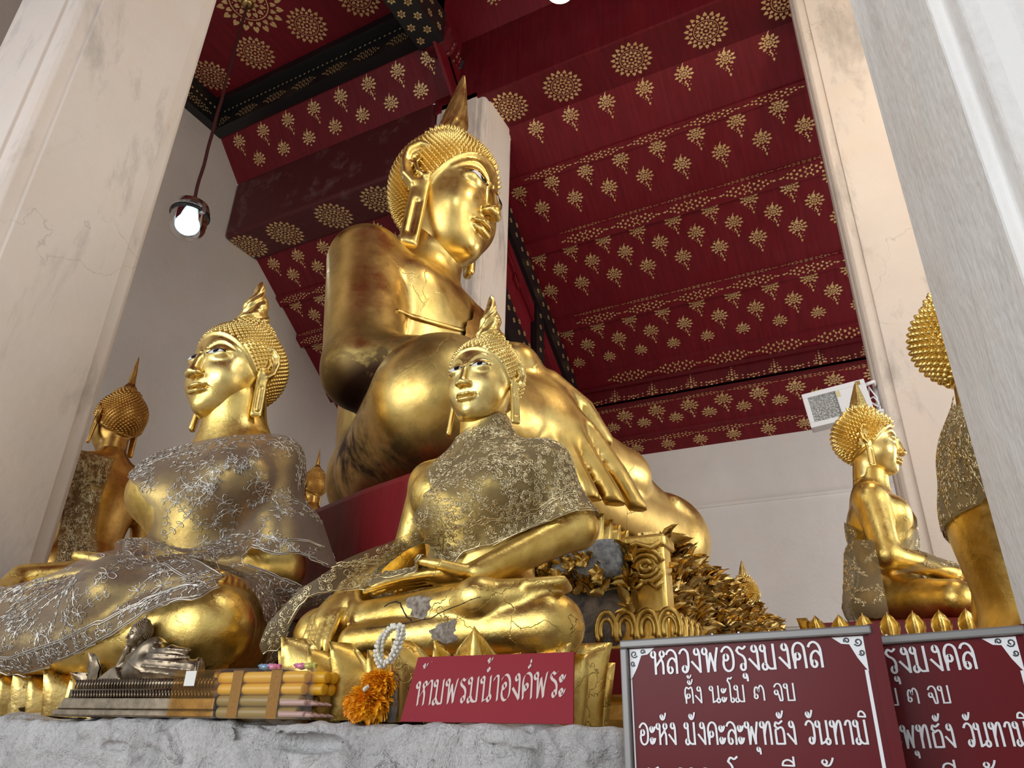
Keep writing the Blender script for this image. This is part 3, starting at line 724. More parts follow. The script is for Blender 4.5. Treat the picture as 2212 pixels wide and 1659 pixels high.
def ear_mesh(h=.016, lobe=.78):
    key = ('ear', h, lobe)
    if key in HEAD_CACHE: return HEAD_CACHE[key]
    pl = [(ell((0, 0, 0), (.055, .135, .215)), 0), (rbox((.005, .035, -.10-(lobe-.10)/2), (.036, .068, (lobe-.10)/2), .034), .05)]
    u = union(pl); con = ell((.055, .015, .0), (.055, .075, .14)); slot = rbox((.05, .035, -.50), (.03, .028, .17), .02)
    rim = chain([(.05, .105, -.02), (.05, .115, .10), (.05, .06, .19), (.05, -.03, .20), (.05, -.10, .12), (.05, -.115, 0), (.05, -.085, -.13), (.045, -.02, -.19)], [.022, .026, .028, .028, .028, .026, .024, .02])
    inner = chain([(.04, .05, -.10), (.045, .0, -.08), (.045, -.03, .0), (.045, .01, .09)], [.018, .02, .018, .014])
    tr = ell((.045, .07, -.10), (.03, .03, .035))
    def f(p):
        d = u(p); d = np.maximum(d, -con(p)); d = np.maximum(d, -slot(p))
        d = smin(d, rim(p), .025); d = smin(d, inner(p), .02); return smin(d, tr(p), .02)
    HEAD_CACHE[key] = surface(f, (-.10, -.20, -lobe-.1), (.14, .20, .28), h); return HEAD_CACHE[key]
def fib(n):
    i = np.arange(n)+.5; ph = np.arccos(1-2*i/n); th = np.pi*(1+5**.5)*i
    return np.stack([np.cos(th)*np.sin(ph), np.sin(th)*np.sin(ph), np.cos(ph)], 1)
def curls(n, r, tall, round_=False, seed=1, rows=False):
    """hair curls over the scalp as one mesh; returns vertices and faces in head units"""
    D = fib(n) if not rows else rows_dirs(n)
    o = np.array([0, -.10, .12]); lo, hi = np.full(len(D), .1), np.full(len(D), 1.3)
    for _ in range(24):
        m_ = (lo+hi)/2; ins = HEAD_FN((o+D*m_[:, None]).astype(F32)) < 0; lo = np.where(ins, m_, lo); hi = np.where(ins, hi, m_)
    P = (o+D*lo[:, None]).astype(F32); g = hair_g(P)
    ok = (g > .03) & (P[:, 2] > -.72) & ~((P[:, 2] > .70) & (np.hypot(P[:, 0], P[:, 1]+.12) < .13))
    ok &= ~((np.abs(P[:, 0]) > .38) & (np.abs(P[:, 1]+.08) < .07) & (P[:, 2] < .12) & (P[:, 2] > -.3))
    P = P[ok]; Nn = grad(HEAD_FN, P, .03)
    prof = [(1.0, -.25), (.92, .25), (.62, .62), (.30, .88)] if round_ else [(1.0, -.2), (.86, .22), (.50, .6), (.20, .95)]
    K = 6; V, F = [], []
    A = np.cross(Nn, [0, 0, 1.0]); bad = np.linalg.norm(A, axis=1) < .15; A[bad] = np.cross(Nn[bad], [0, 1.0, 0]); A /= np.linalg.norm(A, axis=1)[:, None]; Bv = np.cross(Nn, A)
    M_ = len(prof)*K+1
    allv = np.zeros((len(P), M_, 3))
    for j, (q, z) in enumerate(prof):
        for k in range(K):
            t = 2*math.pi*k/K+.4*j; allv[:, j*K+k] = P+A*(r*q*math.cos(t))+Bv*(r*q*math.sin(t))+Nn*(z*tall)
    allv[:, -1] = P+Nn*tall
    f1 = [(j*K+k, j*K+(k+1) % K, (j+1)*K+(k+1) % K, (j+1)*K+k) for j in range(len(prof)-1) for k in range(K)]
    f2 = [((len(prof)-1)*K+k, (len(prof)-1)*K+(k+1) % K, M_-1) for k in range(K)]
    for i in range(len(P)): F += [tuple(a+i*M_ for a in f) for f in f1+f2]
    return allv.reshape(-1, 3), F
def finial(style, hgt):
    """flame finial on the crown"""
    prof = {'cone': [(.155, 0), (.175, .03), (.165, .10), (.150, .25), (.118, .45), (.085, .65), (.05, .85), (.028, .95), (.012, 1.0)],
            'swirl': [(.19, 0), (.21, .05), (.19, .14), (.16, .22), (.15, .32), (.155, .40), (.12, .55), (.075, .72), (.055, .88), (.035, .96), (.008, 1.0)],
            'thin': [(.15, 0), (.17, .05), (.15, .12), (.085, .22), (.075, .32), (.060, .5), (.042, .7), (.026, .88), (.008, 1.0)],
            'facet': [(.14, 0), (.17, .04), (.185, .10), (.165, .24), (.13, .45), (.09, .65), (.045, .88), (.008, 1.0)]}[style]
    z = np.linspace(0, 1, 46); r = np.interp(z, [b for a, b in prof], [a for a, b in prof])
    pr = list(zip(r, z*hgt)); mb = MB()
    nl = {'cone': 9, 'swirl': 5, 'thin': 7, 'facet': 4}[style]
    tw = {'cone': 5.0, 'swirl': 7.0, 'thin': 4.0, 'facet': 0.0}[style]; am = {'cone': .07, 'swirl': .14, 'thin': .08, 'facet': .16}[style]
    def md(t, zz):
        u = zz/hgt; w = math.sin(nl*t+tw*u*3+1.2*math.sin(9*u+2*t)); w2 = abs(math.sin(u*26+1.5*math.sin(nl*t)))
        return 1+am*w*(1-u*.5)+.05*w2*(1-u) if style != 'facet' else 1-am*(.5-.5*math.cos(4*t))+.06*w2*math.sin(11*t)*(1-u)
    mb.lathe(pr, 40, (0, 0, 0), md)
    return mb
def patch(fn, pts2, nu, nv, lift):
    """an inlay following the face: a 2D lens between two curves mapped on the head's front"""
    X = []; F = []
    for i in range(nu):
        for j in range(nv):
            a = pts2(i/(nu-1), j/(nv-1)); X.append((a[0], .9, a[1]))
    p = np.array(X, F32); lo, hi = np.full(len(p), .15), np.full(len(p), .9)
    for _ in range(24):
        m_ = (lo+hi)/2; q = p.copy(); q[:, 1] = m_; ins = fn(q) < 0; lo = np.where(ins, m_, lo); hi = np.where(ins, hi, m_)
    p[:, 1] = lo+lift
    F = [(i*nv+j, i*nv+j+1, (i+1)*nv+j+1, (i+1)*nv+j) for i in range(nu-1) for j in range(nv-1)]
    return p, F
def build_head(t, S, pos, mat, fin='cone', fin_h=.8, n_curl=1300, cr=.030, ct=.045, round_=False, tilt=0.0, yaw=0.0, eyes=True, fin_lean=0.0, lobe=.78, eye_mat='eye_white', h=.020, fin_mat=None, hair_mat=None, gaze=.1, eo=1.0, es=1.0):
    """head, hair, ears, eyes and finial as parts of statue t; pos in left/front/up metres"""
    Rm = rot('z', yaw)@rot('x', -tilt)      # lfu coordinates
    def place(v): return (np.asarray(v, float)*np.array(S))@np.asarray(Rm).T+np.array(pos)
    hv, hf = head_meshes(h)
    hd = lfu_mesh('head', place(hv), hf, mat, t)
    cv, cf = curls(n_curl, cr, ct, round_); lfu_mesh('hair', place(cv), [f[::-1] for f in cf], hair_mat or mat, t)
    for g in (-1, 1):
        ev, ef = ear_mesh(.016, lobe if np.isscalar(lobe) else lobe[0 if g < 0 else 1])
        a = (ev*np.array((es, es, 1+(es-1)*.5)))@rot('y', -6).T@rot('z', 36).T+np.array((.49, -.05, .02)); a[:, 0] *= g
        lfu_mesh('ear', place(a), ef if g > 0 else ef[:, ::-1], mat, t)
    if eyes:
        for g in (-1, 1):
            def lens(u, v, g=g):
                x = .075+.245*u; up = .030+.046*eo*max(math.sin(math.pi*u), 0)**.8-.012*u; dn = .030-.030*math.sin(math.pi*u)-.004*u
                return g*x, dn+(up-dn)*v-.012
            p, f = patch(HEAD_FN, lens, 15, 6, .006)
            e = lfu_mesh('eye', place(p), [q if g > 0 else q[::-1] for q in f], M[eye_mat], t)
            def pup(u, v, g=g):
                a = v*2*math.pi; x = .185+g*gaze*.3+u*.040*eo*math.cos(a); z = .022+u*.036*eo*math.sin(a)
                q = (x-.075)/.245; up = .030+.046*eo*max(math.sin(math.pi*q), 0)**.8-.024; dn = .030-.030*math.sin(math.pi*q)-.012
                return g*x, min(max(z, dn), up)
            p, f = patch(HEAD_FN, pup, 4, 15, .010)
            lfu_mesh('pupil', place(p), [q if g > 0 else q[::-1] for q in f], M['eye_black'], e)
            def lash(u, v, g=g):
                x = .06+.27*u; up = .030+.046*eo*max(math.sin(math.pi*min(max((x-.075)/.245, 0), 1)), 0)**.8-.012-.012*u
                return g*x, up-.012+.014*v+.002
            p, f = patch(HEAD_FN, lash, 15, 2, .009)
            lfu_mesh('eyelid_line', place(p), f, M['eye_black'], e)
    mb = finial(fin, fin_h); v = np.array(mb.v); v[:, 0] += fin_lean*v[:, 2]; v = v+np.array((0, -.12, .73)); lfu_mesh('flame_finial', place(v), [f[::-1] for f in mb.f], fin_mat or mat, t)
    return hd
# ------------------------------------------------------------------ the statues
H2 = math.pi/2
def poly_sd(poly, x, y):
    """signed distance to a polygon, positive inside"""
    P = np.array(poly); d = np.full(len(x), 1e9); ins = np.zeros(len(x), bool)
    for i in range(len(P)):
        a, b = P[i], P[(i+1) % len(P)]; e = b-a; w0, w1 = x-a[0], y-a[1]
        t = np.clip((w0*e[0]+w1*e[1])/(e@e+1e-12), 0, 1); d = np.minimum(d, np.hypot(w0-e[0]*t, w1-e[1]*t))
        c = ((a[1] <= y) & (b[1] > y)) | ((b[1] <= y) & (a[1] > y)); xx = a[0]+(y-a[1])/(b[1]-a[1]+1e-12*(b[1] == a[1]))*e[0]
        ins ^= c & (x < xx)
    return np.where(ins, d, -d)
def clip_mesh(v, f, g):
    """keeps the part of a quad mesh where g > 0, cutting the faces on the edge"""
    tri = np.concatenate([f[:, [0, 1, 2]], f[:, [0, 2, 3]]]); gs = g[tri] > 0
    V = [tuple(x) for x in v]; out = [tuple(t) for t in tri[gs.all(1)]]; cache = {}
    def cut(a, b):
        k = (min(a, b), max(a, b))
        if k not in cache:
            t = g[a]/(g[a]-g[b]); V.append(tuple(v[a]+(v[b]-v[a])*t)); cache[k] = len(V)-1
        return cache[k]
    for t, m_ in zip(tri[gs.any(1) & ~gs.all(1)], gs[gs.any(1) & ~gs.all(1)]):
        P = []
        for i in range(3):
            a, b = t[i], t[(i+1) % 3]
            if g[a] > 0: P.append(a)
            if (g[a] > 0) != (g[b] > 0): P.append(cut(a, b))
        if len(P) >= 3: out.append(tuple(P))
    used = sorted(set(i for q in out for i in q)); mp = {o: n for n, o in enumerate(used)}
    return np.array([V[i] for i in used]), [tuple(mp[i] for i in q) for q in out]
def broken(fn, t, c, r, mat, name, e, seed, sx=1.4):
    """irregular patch where the gilding has fallen off, following the body"""
    q = np.random.default_rng(seed); n = 26; V = [c]; ph = q.uniform(0, 6, 4)
    nrm = grad(fn, np.array([c], F32), e)[0]; a = np.cross(nrm, (0, 0, 1)); a /= np.linalg.norm(a); b = np.cross(nrm, a)
    for k in range(1, 5):
        for j in range(n):
            w = 2*math.pi*j/n; R = r*k/4*(1+.22*math.sin(2*w+ph[0])+.16*math.sin(3*w+ph[1])+.12*math.sin(7*w+ph[2]))
            V.append(np.array(c)+a*R*sx*math.cos(w)+b*R*math.sin(w))
    P = project(fn, np.array(V), e, e*.22, 5)
    F = [(0, 1+j, 1+(j+1) % n) for j in range(n)]+[(1+(k-1)*n+j, 1+k*n+j, 1+k*n+(j+1) % n, 1+(k-1)*n+(j+1) % n) for k in range(1, 4) for j in range(n)]
    return lfu_mesh(name, P, F, mat, t)
def crack_line(fn, t, pts, rad, e, name='crack'):
    P = project(fn, np.array(pts), e, 0.0, 5); mb = MB(); mb.tube(P, rad, 5); w = np.array(mb.v); w[:, 1] *= -1; mb.v = [tuple(x) for x in w]
    return mb.build(name, M['crack_dark'], t)
def ray_hit(fn, off, pos, rz, px, py, t0=1.2, t1=9.0):
    """the point of a statue's surface that the photograph shows at a pixel, in the statue's own coordinates"""
    d = CR*((px-1106.0)/FPX)-CU*((py-829.5)/FPX)+CF; T = np.linspace(t0, t1, 2600)
    P = np.array([to_local(pos, rz, EYE), to_local(pos, rz, EYE+d)]); Q = (P[0]+(P[1]-P[0])*T[:, None]).astype(F32)
    k = np.argmax(fn(Q)-off < 0); return Q[k] if k > 0 else None
def lu_surf(fn, off, pos, rz, pts):
    """photograph points carried onto the cloth; depth Y is used where the sight line misses it"""
    out = []
    for x, y, Y in pts:
        q = ray_hit(fn, off, pos, rz, x, y)
        if q is None: q = to_local(pos, rz, at(x, y, Y=Y))
        out.append((float(q[0]), float(q[2])))
    return out
def front_pts(pos, pix, Y): return [to_local(pos, 0, at(x, y, Y=Y)) for x, y in pix]
def to_local(pos, rz, w):
    w = np.asarray(w, float)-np.array(pos); c, s_ = math.cos(rz), math.sin(rz)
    return np.array([c*w[0]+s_*w[1], s_*w[0]-c*w[1], w[2]])
flat('crack_dark', (.03, .018, .01), .9)
def zig(P, n, amp, seed):
    q = np.random.default_rng(seed); P = np.array(P); k = np.linspace(0, len(P)-1, n); R = np.stack([np.interp(k, range(len(P)), P[:, i]) for i in range(3)], 1)
    return R+q.normal(0, amp, R.shape)
# the great Buddha, facing along the nave
BB_POS, BB_RZ = (-2.40, 3.20, 2.40), H2
BB = thing('buddha_statue', 'huge golden seated Buddha towering in the middle with a tall flame finial', 'statue', BB_POS, BB_RZ)
BB_PARTS = seated(1.15, sho=.40, shz=1.40, shr=.175, chest=(.47, .38, .44), chz=1.12, waist=(.38, .30, .38), elR=(-.62, .22, .62), elL=(.70, .05, .60), wrR=(-.40, .84, .60), wrL=(.2, .6, .5),
    knR=(-.74, .72, .31), knL=(.92, 1.02, .14), akR=(.28, 1.05, .30), akL=(-.2, .95, .10), toeR=(.76, 1.14, .22), arm=(.205, .175, .11), leg=(.235, .27, .14), pel=(.40, .21, .28), hipf=.10, neck=(.215, .205), nz=1.66, nf=.06, hs=.42, handR='big')
bbf = union(BB_PARTS)
v, f = surface(floored(bbf), (-1.4, -.75, -.05), (1.5, 1.65, 2.2), .017)
lfu_mesh('body', v, f, M['gold_large'], BB)
build_head(BB, (.67, .62, .70), (0, .20, 2.35), M['gold_large'], 'cone', .92, 2100, .024, .050, False, 6, -1, True, 0, (.76, .50), h=.016, eo=1.4, es=1.4)
ln = [ray_hit(bbf, 0.0, BB_POS, BB_RZ, x, y) for x, y in ((858, 672), (885, 682), (915, 692), (950, 702), (985, 711), (1012, 717))]
ln = project(bbf, np.array([q for q in ln if q is not None]), .017, .004, 4)
mb = MB(); mb.tube(ln, [.010]+[.016]*(len(ln)-2)+[.012], 8); w = np.array(mb.v); w[:, 1] *= -1; mb.v = [tuple(x) for x in w]; mb.build('robe_edge', M['gold_large'], BB, True)
edge = [q for q in (ray_hit(bbf, .02, BB_POS, BB_RZ, x, y) for x, y in ((1012, 600), (1018, 625), (1022, 650), (1020, 690), (1018, 720), (1030, 760))) if q is not None]
if len(edge) > 2:
    pe = [(float(q[0]), float(q[2])) for q in edge]
    pe = pe+[(pe[-1][0]+.02, .75), (.9, .75), (.9, pe[0][1]+.10)]
    v, f = surface(lambda p: bbf(p)-.022, (-.1, -.05, .7), (.95, .9, 1.95), .02)
    v, f = clip_mesh(v, f, np.minimum(poly_sd(pe, v[:, 0], v[:, 2]), v[:, 1]-.02))
    lfu_mesh('shoulder_sash', v, f, M['gold_dark'], BB)
# the statue with the silver lace, left
LL_POS = (-2.30, 1.92, 1.63)
LL = thing('buddha_statue', 'golden seated Buddha at left draped in silver flowered lace', 'statue', LL_POS, 0)
LL_PARTS = seated(.76, sho=.285, shz=1.06, shr=.135, chz=.86, chest=(.335, .27, .36), waist=(.265, .22, .32), nz=1.42, neck=(.155, .165), elR=(-.40, -.10, .56), elL=(.45, -.05, .52), arm=(.125, .108, .075), knR=(-.80, .54, .16), knL=(.82, .62, .15), akR=(.40, .70, .27), toeR=(.74, .56, .30), akL=(-.45, .78, .09), leg=(.23, .152, .095), pel=(.40, .31, .26), wrL=(.26, .44, .42))
LLF = union(LL_PARTS)
v, f = surface(floored(LLF), (-.90, -.35, -.02), (.90, .75, 1.25), .009)
lfu_mesh('body', v, f, M['gold_leaf'], LL)
crack_line(LLF, LL, zig(front_pts(LL_POS, [(402, 1383), (420, 1395), (412, 1415), (418, 1432), (440, 1445), (470, 1455)], 1.42), 14, .003, 1), [.001, .003, .005, .006, .004, .003, .004, .004, .003, .002, .002, .002, .001, .0006], .006)
crack_line(LLF, LL, zig(front_pts(LL_POS, [(418, 1432), (412, 1455), (425, 1475)], 1.42), 8, .002, 2), .0015, .006)
broken(LLF, LL, front_pts(LL_POS, [(232, 1380)], 1.42)[0], .018, M['stone_bare'], 'bare_patch', .006, 3)
build_head(LL, .34, (-.03, .03, 1.235), M['gold_bright'], 'swirl', .70, 1500, .026, .022, True, 0, 0, True, 0, .74, h=.017)
# the smaller statue with the golden lace, middle front
MM_POS = (-1.015, 1.76, 1.645)
MM = thing('buddha_statue', 'smaller golden seated Buddha at centre front wrapped in gold lace', 'statue', MM_POS, 0)
MM_PARTS = seated(.43, sho=.43, shz=1.26, elL=(.66, -.05, .84), elR=(-.60, -.06, .76), knL=(.72, .48, .18), wrL=(.24, .42, .50))
MMF = union(MM_PARTS)
v, f = surface(floored(MMF), (-.50, -.22, -.01), (.50, .45, .76), .0052)
lfu_mesh('body', v, f, M['gold_leaf'], MM)
broken(MMF, MM, front_pts(MM_POS, [(905, 1308)], 1.46)[0], .026, M['stone_bare'], 'bare_patch', .004, 4, 1.5)
broken(MMF, MM, front_pts(MM_POS, [(955, 1365)], 1.44)[0], .024, M['stone_bare'], 'bare_patch', .004, 5, 1.6)
crack_line(MMF, MM, zig(front_pts(MM_POS, [(820, 1298), (845, 1283), (858, 1300), (872, 1325), (890, 1340)], 1.45), 12, .0015, 6), .0018, .004)
crack_line(MMF, MM, zig(front_pts(MM_POS, [(800, 1372), (880, 1350), (960, 1318), (1040, 1290)], 1.45), 16, .001, 7), .0012, .004)
build_head(MM, .215, (0, .02, .838), M['gold_bright'], 'swirl', .82, 1100, .032, .034, False, 0, 0, True, 0, .78, h=.017)
# seated statue at right, in profile
R1_POS = (-.01, 3.80, 1.95)
R1 = thing('buddha_statue', 'golden seated Buddha in profile below the white floodlight with big pointed curls', 'statue', R1_POS, H2)
R1_PARTS = seated(.44, sho=.42, shz=1.30, elR=(-.60, .02, .66), wrR=(-.30, .55, .50), handR=None, elL=(.6, .02, .66), wrL=(.25, .5, .5))
R1F = union(R1_PARTS)
v, f = surface(floored(R1F), (-.52, -.22, -.01), (.52, .46, .78), .007)
lfu_mesh('body', v, f, M['gold_leaf'], R1)
build_head(R1, .238, (0, .03, .90), M['gold_bright'], 'facet', .70, 520, .050, .085, False, 4, 0, True, 0, .70, h=.020)
# large statue half hidden by the near pillar
R2_POS = (.38, 2.62, 1.48)
R2 = thing('buddha_statue', 'golden Buddha in a lace shawl half hidden behind the right streaked pillar', 'statue', R2_POS, H2)
R2_PARTS = seated(.62, sho=.44, shz=1.30, elR=(-.62, .04, .62), wrR=(-.35, .55, .50), handR=None)
R2F = union(R2_PARTS)
v, f = surface(floored(R2F), (-.74, -.3, -.01), (.74, .66, 1.1), .011)
lfu_mesh('body', v, f, M['gold_leaf'], R2)
build_head(R2, .30, (0, .03, 1.24), M['gold_bright'], 'cone', .8, 700, .040, .05, True, 0, 0, True, 0, .74, h=.022)
def standing(s):
    P = [(ell((0, 0, .95*s), (.19*s, .14*s, .24*s)), 0), (ell((0, .0, 1.27*s), (.21*s, .135*s, .22*s)), .10*s)]
    for g in (-1, 1):
        P += [(rc((0, -.02*s, 1.47*s), (g*.205*s, -.02*s, 1.40*s), .06*s, .075*s), .06*s), (rc((g*.235*s, -.02*s, 1.38*s), (g*.285*s, -.03*s, 1.08*s), .070*s, .055*s), .03*s), (rc((g*.285*s, -.03*s, 1.08*s), (g*.31*s, .04*s, .82*s), .054*s, .037*s), .02*s)]
        P += hand((g*.31*s, .04*s, .82*s), (.05*g, .05, -1), (g, 0, 0), .105*s, -g, (6, 8, 6))
        P += [(rc((g*.09*s, 0, .9*s), (g*.09*s, 0, .08*s), .125*s, .085*s), .06*s), (rc((g*.09*s, 0, .05*s), (g*.10*s, .15*s, .03*s), .05*s, .035*s), .03*s)]
    P.append((rc((0, 0, .85*s), (0, -.02*s, .12*s), .17*s, .15*s), .08*s))
    P.append((rc((0, -.01*s, 1.45*s), (0, .01*s, 1.64*s), .068*s, .062*s), .04*s))
    return P
BL_S = 1.22
BL_POS = (-4.36, 2.72, 1.22)
BL = thing('buddha_statue', 'golden standing Buddha seen from behind beside the left stained pillar', 'statue', BL_POS, -H2)
BL_PARTS = standing(BL_S); BLF = union(BL_PARTS)
v, f = surface(floored(BLF), (-.50, -.3, -.01), (.50, .34, 2.1), .0095)
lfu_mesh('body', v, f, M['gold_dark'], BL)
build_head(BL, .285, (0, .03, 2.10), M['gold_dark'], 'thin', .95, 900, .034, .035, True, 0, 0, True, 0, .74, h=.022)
mb = MB(); mb.lathe([(.052, -.012), (.058, -.006), (.058, .006), (.052, .012)], 20, (0.378, -.045, 1.04), None, False); mb.build('bracelet', M['gold_bright'], BL)
def copy_tree(o, loc, rz, sc, label):
    r = o.copy(); COL.objects.link(r); r.location = loc; r.rotation_euler = (0, 0, rz); r.scale = (sc, sc, sc); r['label'] = label
    for ch in list(o.children):
        c = ch.copy(); COL.objects.link(c); c.parent = r
        for g in list(ch.children):
            d = g.copy(); COL.objects.link(d); d.parent = c
    return r
copy_tree(BL, (-4.72, 4.98, 1.90), -H2, .80, 'small dark gold Buddha far behind between the left statue and the huge one')
copy_tree(R1, (-1.16, 6.60, 1.84), math.pi, .88, 'small distant Buddha whose pointed head shows over the gilded throne frieze')
def pedestal(label, pos, wx, wy, h, mat_top):
    t = thing('pedestal', label, 'pedestal', pos)
    mb = MB(); mb.box((-wx, -wy, 0), (wx, wy, h-.16)); mb.build('block', M['plaster_rear'], t)
    mb = MB(); mb.box((-wx*.96, -wy*.96, h-.16), (wx*.96, wy*.96, h)); o = mb.build('red_top', mat_top, t); bevel(o, .012, 2)
    mb = MB()
    for k in range(int(wx*2/.09)):
        for s in (-1, 1):
            x = -wx+.045+.09*k; v, f = petal(.075, .10, .2, .4, .010, .02, 7, 6); R_ = np.eye(3) if s < 0 else rot('z', 180); mb.add(v@R_.T+np.array((x, s*wy*.965, h-.075)), f)
    for k in range(int(wy*2/.09)):
        for s in (-1, 1):
            y = -wy+.045+.09*k; v, f = petal(.075, .10, .2, .4, .010, .02, 7, 6); R_ = rot('z', 90*s); mb.add(v@R_.T+np.array((s*wx*.965, y, h-.075)), f)
    mb.build('gold_petal_row', M['gold_leaf'], t, True)
    return t
# ------------------------------------------------------------------ plinth, lotus seats, throne
PZ = 1.52
def lumpy_box(lo, hi, amp, res, seed, edge=.02, pit=None):
    """plastered block with worn, uneven faces and chipped upper edges"""
    r = np.random.default_rng(seed); bm_v = []; bm_f = []
    ph = r.uniform(0, 6.3, (14, 3)); fr = r.uniform(3, 26, (14, 3)); am = amp/(1+np.linalg.norm(fr, axis=1)*.10)
    def disp(p):
        return sum(am[i]*np.sin(p[:, 0]*fr[i, 0]+ph[i, 0]+2*np.sin(p[:, 2]*fr[i, 1]*.5+ph[i, 1]))*np.sin(p[:, 2]*fr[i, 2]+p[:, 1]*fr[i, 1]+ph[i, 2]) for i in range(14))
    ph2 = r.uniform(0, 6.3, (12, 3)); fr2 = r.uniform(35, 105, (12, 3))
    def fine(p): return amp*.11*sum(np.sin(p[:, 0]*fr2[i, 0]+ph2[i, 0]+1.5*np.sin(p[:, 2]*fr2[i, 1]*.6))*np.sin(p[:, 2]*fr2[i, 2]+p[:, 1]*fr2[i, 1]+ph2[i, 1]) for i in range(12))
    def f(p):
        c = (A3(lo)+A3(hi))/2; h = (A3(hi)-A3(lo))/2-edge
        q = np.abs(p-c)-h; d = np.linalg.norm(np.maximum(q, 0), axis=1)+np.minimum(q.max(axis=1), 0)-edge
        d = d+(disp(p)+fine(p)).astype(F32)
        if pit is not None:
            k = np.sin(p[:, 0]*11+1.3*np.sin(p[:, 2]*34)+1)+.8*np.sin(p[:, 0]*27+2*np.sin(p[:, 2]*21))+.5*np.sin(p[:, 0]*61)
            d = d-.010*np.clip((k-.35)/.25, 0, 1)*np.clip((p[:, 2]-(hi[2]-.075+.02*np.sin(p[:, 0]*23)))/.012, 0, 1)*(p[:, 1] < lo[1]+.006)*(p[:, 2] < hi[2]-.004)
            for q in pit: d = np.maximum(d, -q(p))
        return d
    v, fc = surface(f, np.array(lo)-amp*3-res*2, np.array(hi)+amp*3+res*2, res)
    return v, fc[:, ::-1]
mb = MB(); mb.box((-3.28, 1.29, 0), (-.47, 2.14, PZ-.012))
pl = thing('plinth', 'whitewashed rough stone ledge carrying the two front statues', 'plinth', (-1.87, 1.7, 0))
mb.xf(None, (1.87, -1.7, 0)); mb.build('core', M['stone_white'], pl)
v, fc = lumpy_box((-3.0, 1.255, 1.10), (-.445, 1.45, PZ-.006), .011, .0065, 3, .02, [ell(at(665, 1605, Y=1.25), (.095, .030, .020)), ell(at(250, 1612, Y=1.25), (.05, .014, .012)), ell(at(560, 1600, Y=1.25), (.04, .016, .010)), ell(at(1120, 1640, Y=1.25), (.05, .010, .02))])
link_mesh('worn_edge', v-np.array((-1.87, 1.7, 0)), fc, M['stone_white'], pl, True)
def petal(w, h, lean=.15, point=.35, th=.012, ridge=.02, n=9, m=9):
    """fleshy lotus petal standing on z=0, front towards -y, tip leaning out"""
    V = []; F = []
    for s in (1, -1):
        for j in range(m):
            u = j/(m-1); ww = w*(1-max(0, (u-.55)/.45)**(1.6+point))*(.80+.25*math.sin(math.pi*min(u*1.2, 1)))
            if j == m-1: ww = w*.03
            for i in range(n):
                a = -1+2*i/(n-1)
                y = -ridge*(1-abs(a))**1.2*1.6-lean*h*u*u-.03*h*math.sin(math.pi*u)+.30*w*a*a*.5
                V.append((a*ww/2, y+(th*(1-a*a*.9) if s < 0 else 0), h*u))
    for s in (0, 1):
        o = s*n*m
        for j in range(m-1):
            for i in range(n-1):
                q = (o+j*n+i, o+j*n+i+1, o+(j+1)*n+i+1, o+(j+1)*n+i); F.append(q if s == 0 else q[::-1])
    for j in range(m-1):
        for i in (0, n-1):
            q = (j*n+i, (j+1)*n+i, n*m+(j+1)*n+i, n*m+j*n+i); F.append(q if i == n-1 else q[::-1])
    F += [tuple((m-1)*n+i for i in range(n))+tuple(n*m+(m-1)*n+i for i in range(n))[::-1]]
    return np.array(V), F
def rumple(v, amp, fr, seed):
    r = np.random.default_rng(seed); p = r.uniform(0, 6, 3)
    return v+amp*np.stack([np.sin(v[:, 2]*fr+p[0]+v[:, 1]*fr*.7), np.sin(v[:, 0]*fr+p[1]+v[:, 2]*fr*.6), np.sin(v[:, 1]*fr+p[2]+v[:, 0]*fr)*.6], 1)
def lotus_seat(label, pos, rx, ry, h, n, mat, seed, mini=.55, tall=1.16):
    """oval lotus base: core slab, big petals with narrow ones between"""
    t = thing('lotus_seat', label, 'lotus base', pos)
    mb = MB(); N = 48; pr = [(.86, 0), (.95, .1), (.90, .5), (.93, .92), (.88, 1.0)]
    V = [(rx*r*math.copysign(abs(math.cos(a))**.7, math.cos(a)), ry*r*math.copysign(abs(math.sin(a))**.7, math.sin(a)), h*z) for r, z in pr for a in [2*math.pi*k/N for k in range(N)]]
    F = [(i*N+k, i*N+(k+1) % N, (i+1)*N+(k+1) % N, (i+1)*N+k) for i in range(len(pr)-1) for k in range(N)]+[tuple(range(N))[::-1], tuple(range((len(pr)-1)*N, len(pr)*N))]
    mb.add(V, F); mb.build('core', M['gold_dark'], t, False)
    # perimeter at equal arc length, front half and the ends
    A = np.linspace(0, 2*math.pi, 721); ex = .7
    P = np.stack([rx*np.sign(np.cos(A))*np.abs(np.cos(A))**ex, ry*np.sign(np.sin(A))*np.abs(np.sin(A))**ex], 1)
    L = np.concatenate([[0], np.cumsum(np.linalg.norm(np.diff(P, axis=0), axis=1))])
    r = np.random.default_rng(seed)
    for k in range(2*n):
        s = (k+.0)/(2*n)*L[-1]; i = min(np.searchsorted(L, s), 719); a = A[i]
        if math.sin(a) > .35: continue
        tg = P[min(i+2, 720)]-P[max(i-2, 0)]; tg /= np.linalg.norm(tg); nrm = np.array([tg[1], -tg[0]])
        big = k % 2 == 0; w = L[-1]/n*(.86 if big else mini)*r.uniform(.92, 1.08); hh = h*(tall if big else tall*.86)*r.uniform(.92, 1.06)
        v, f = petal(w, hh, .20 if big else .12, .5, .016*h/.13, .035*h/.13)
        v = rumple(v, .004*h/.13, 26/h*.13, seed+k)
        R_ = np.array([[tg[0], -nrm[0], 0], [tg[1], -nrm[1], 0], [0, 0, 1]])
        q = v@R_.T+np.array([P[i, 0]*(1.0 if big else .975), P[i, 1]*(1.0 if big else .975), 0])
        link_mesh('petal', q, f, mat, t, True)
    return t
lotus_seat('golden lotus base of standing petals under the centre front statue', (-1.045, 1.68, PZ), .355, .295, .118, 14, M['gold_leaf'], 5, .55, 1.46)
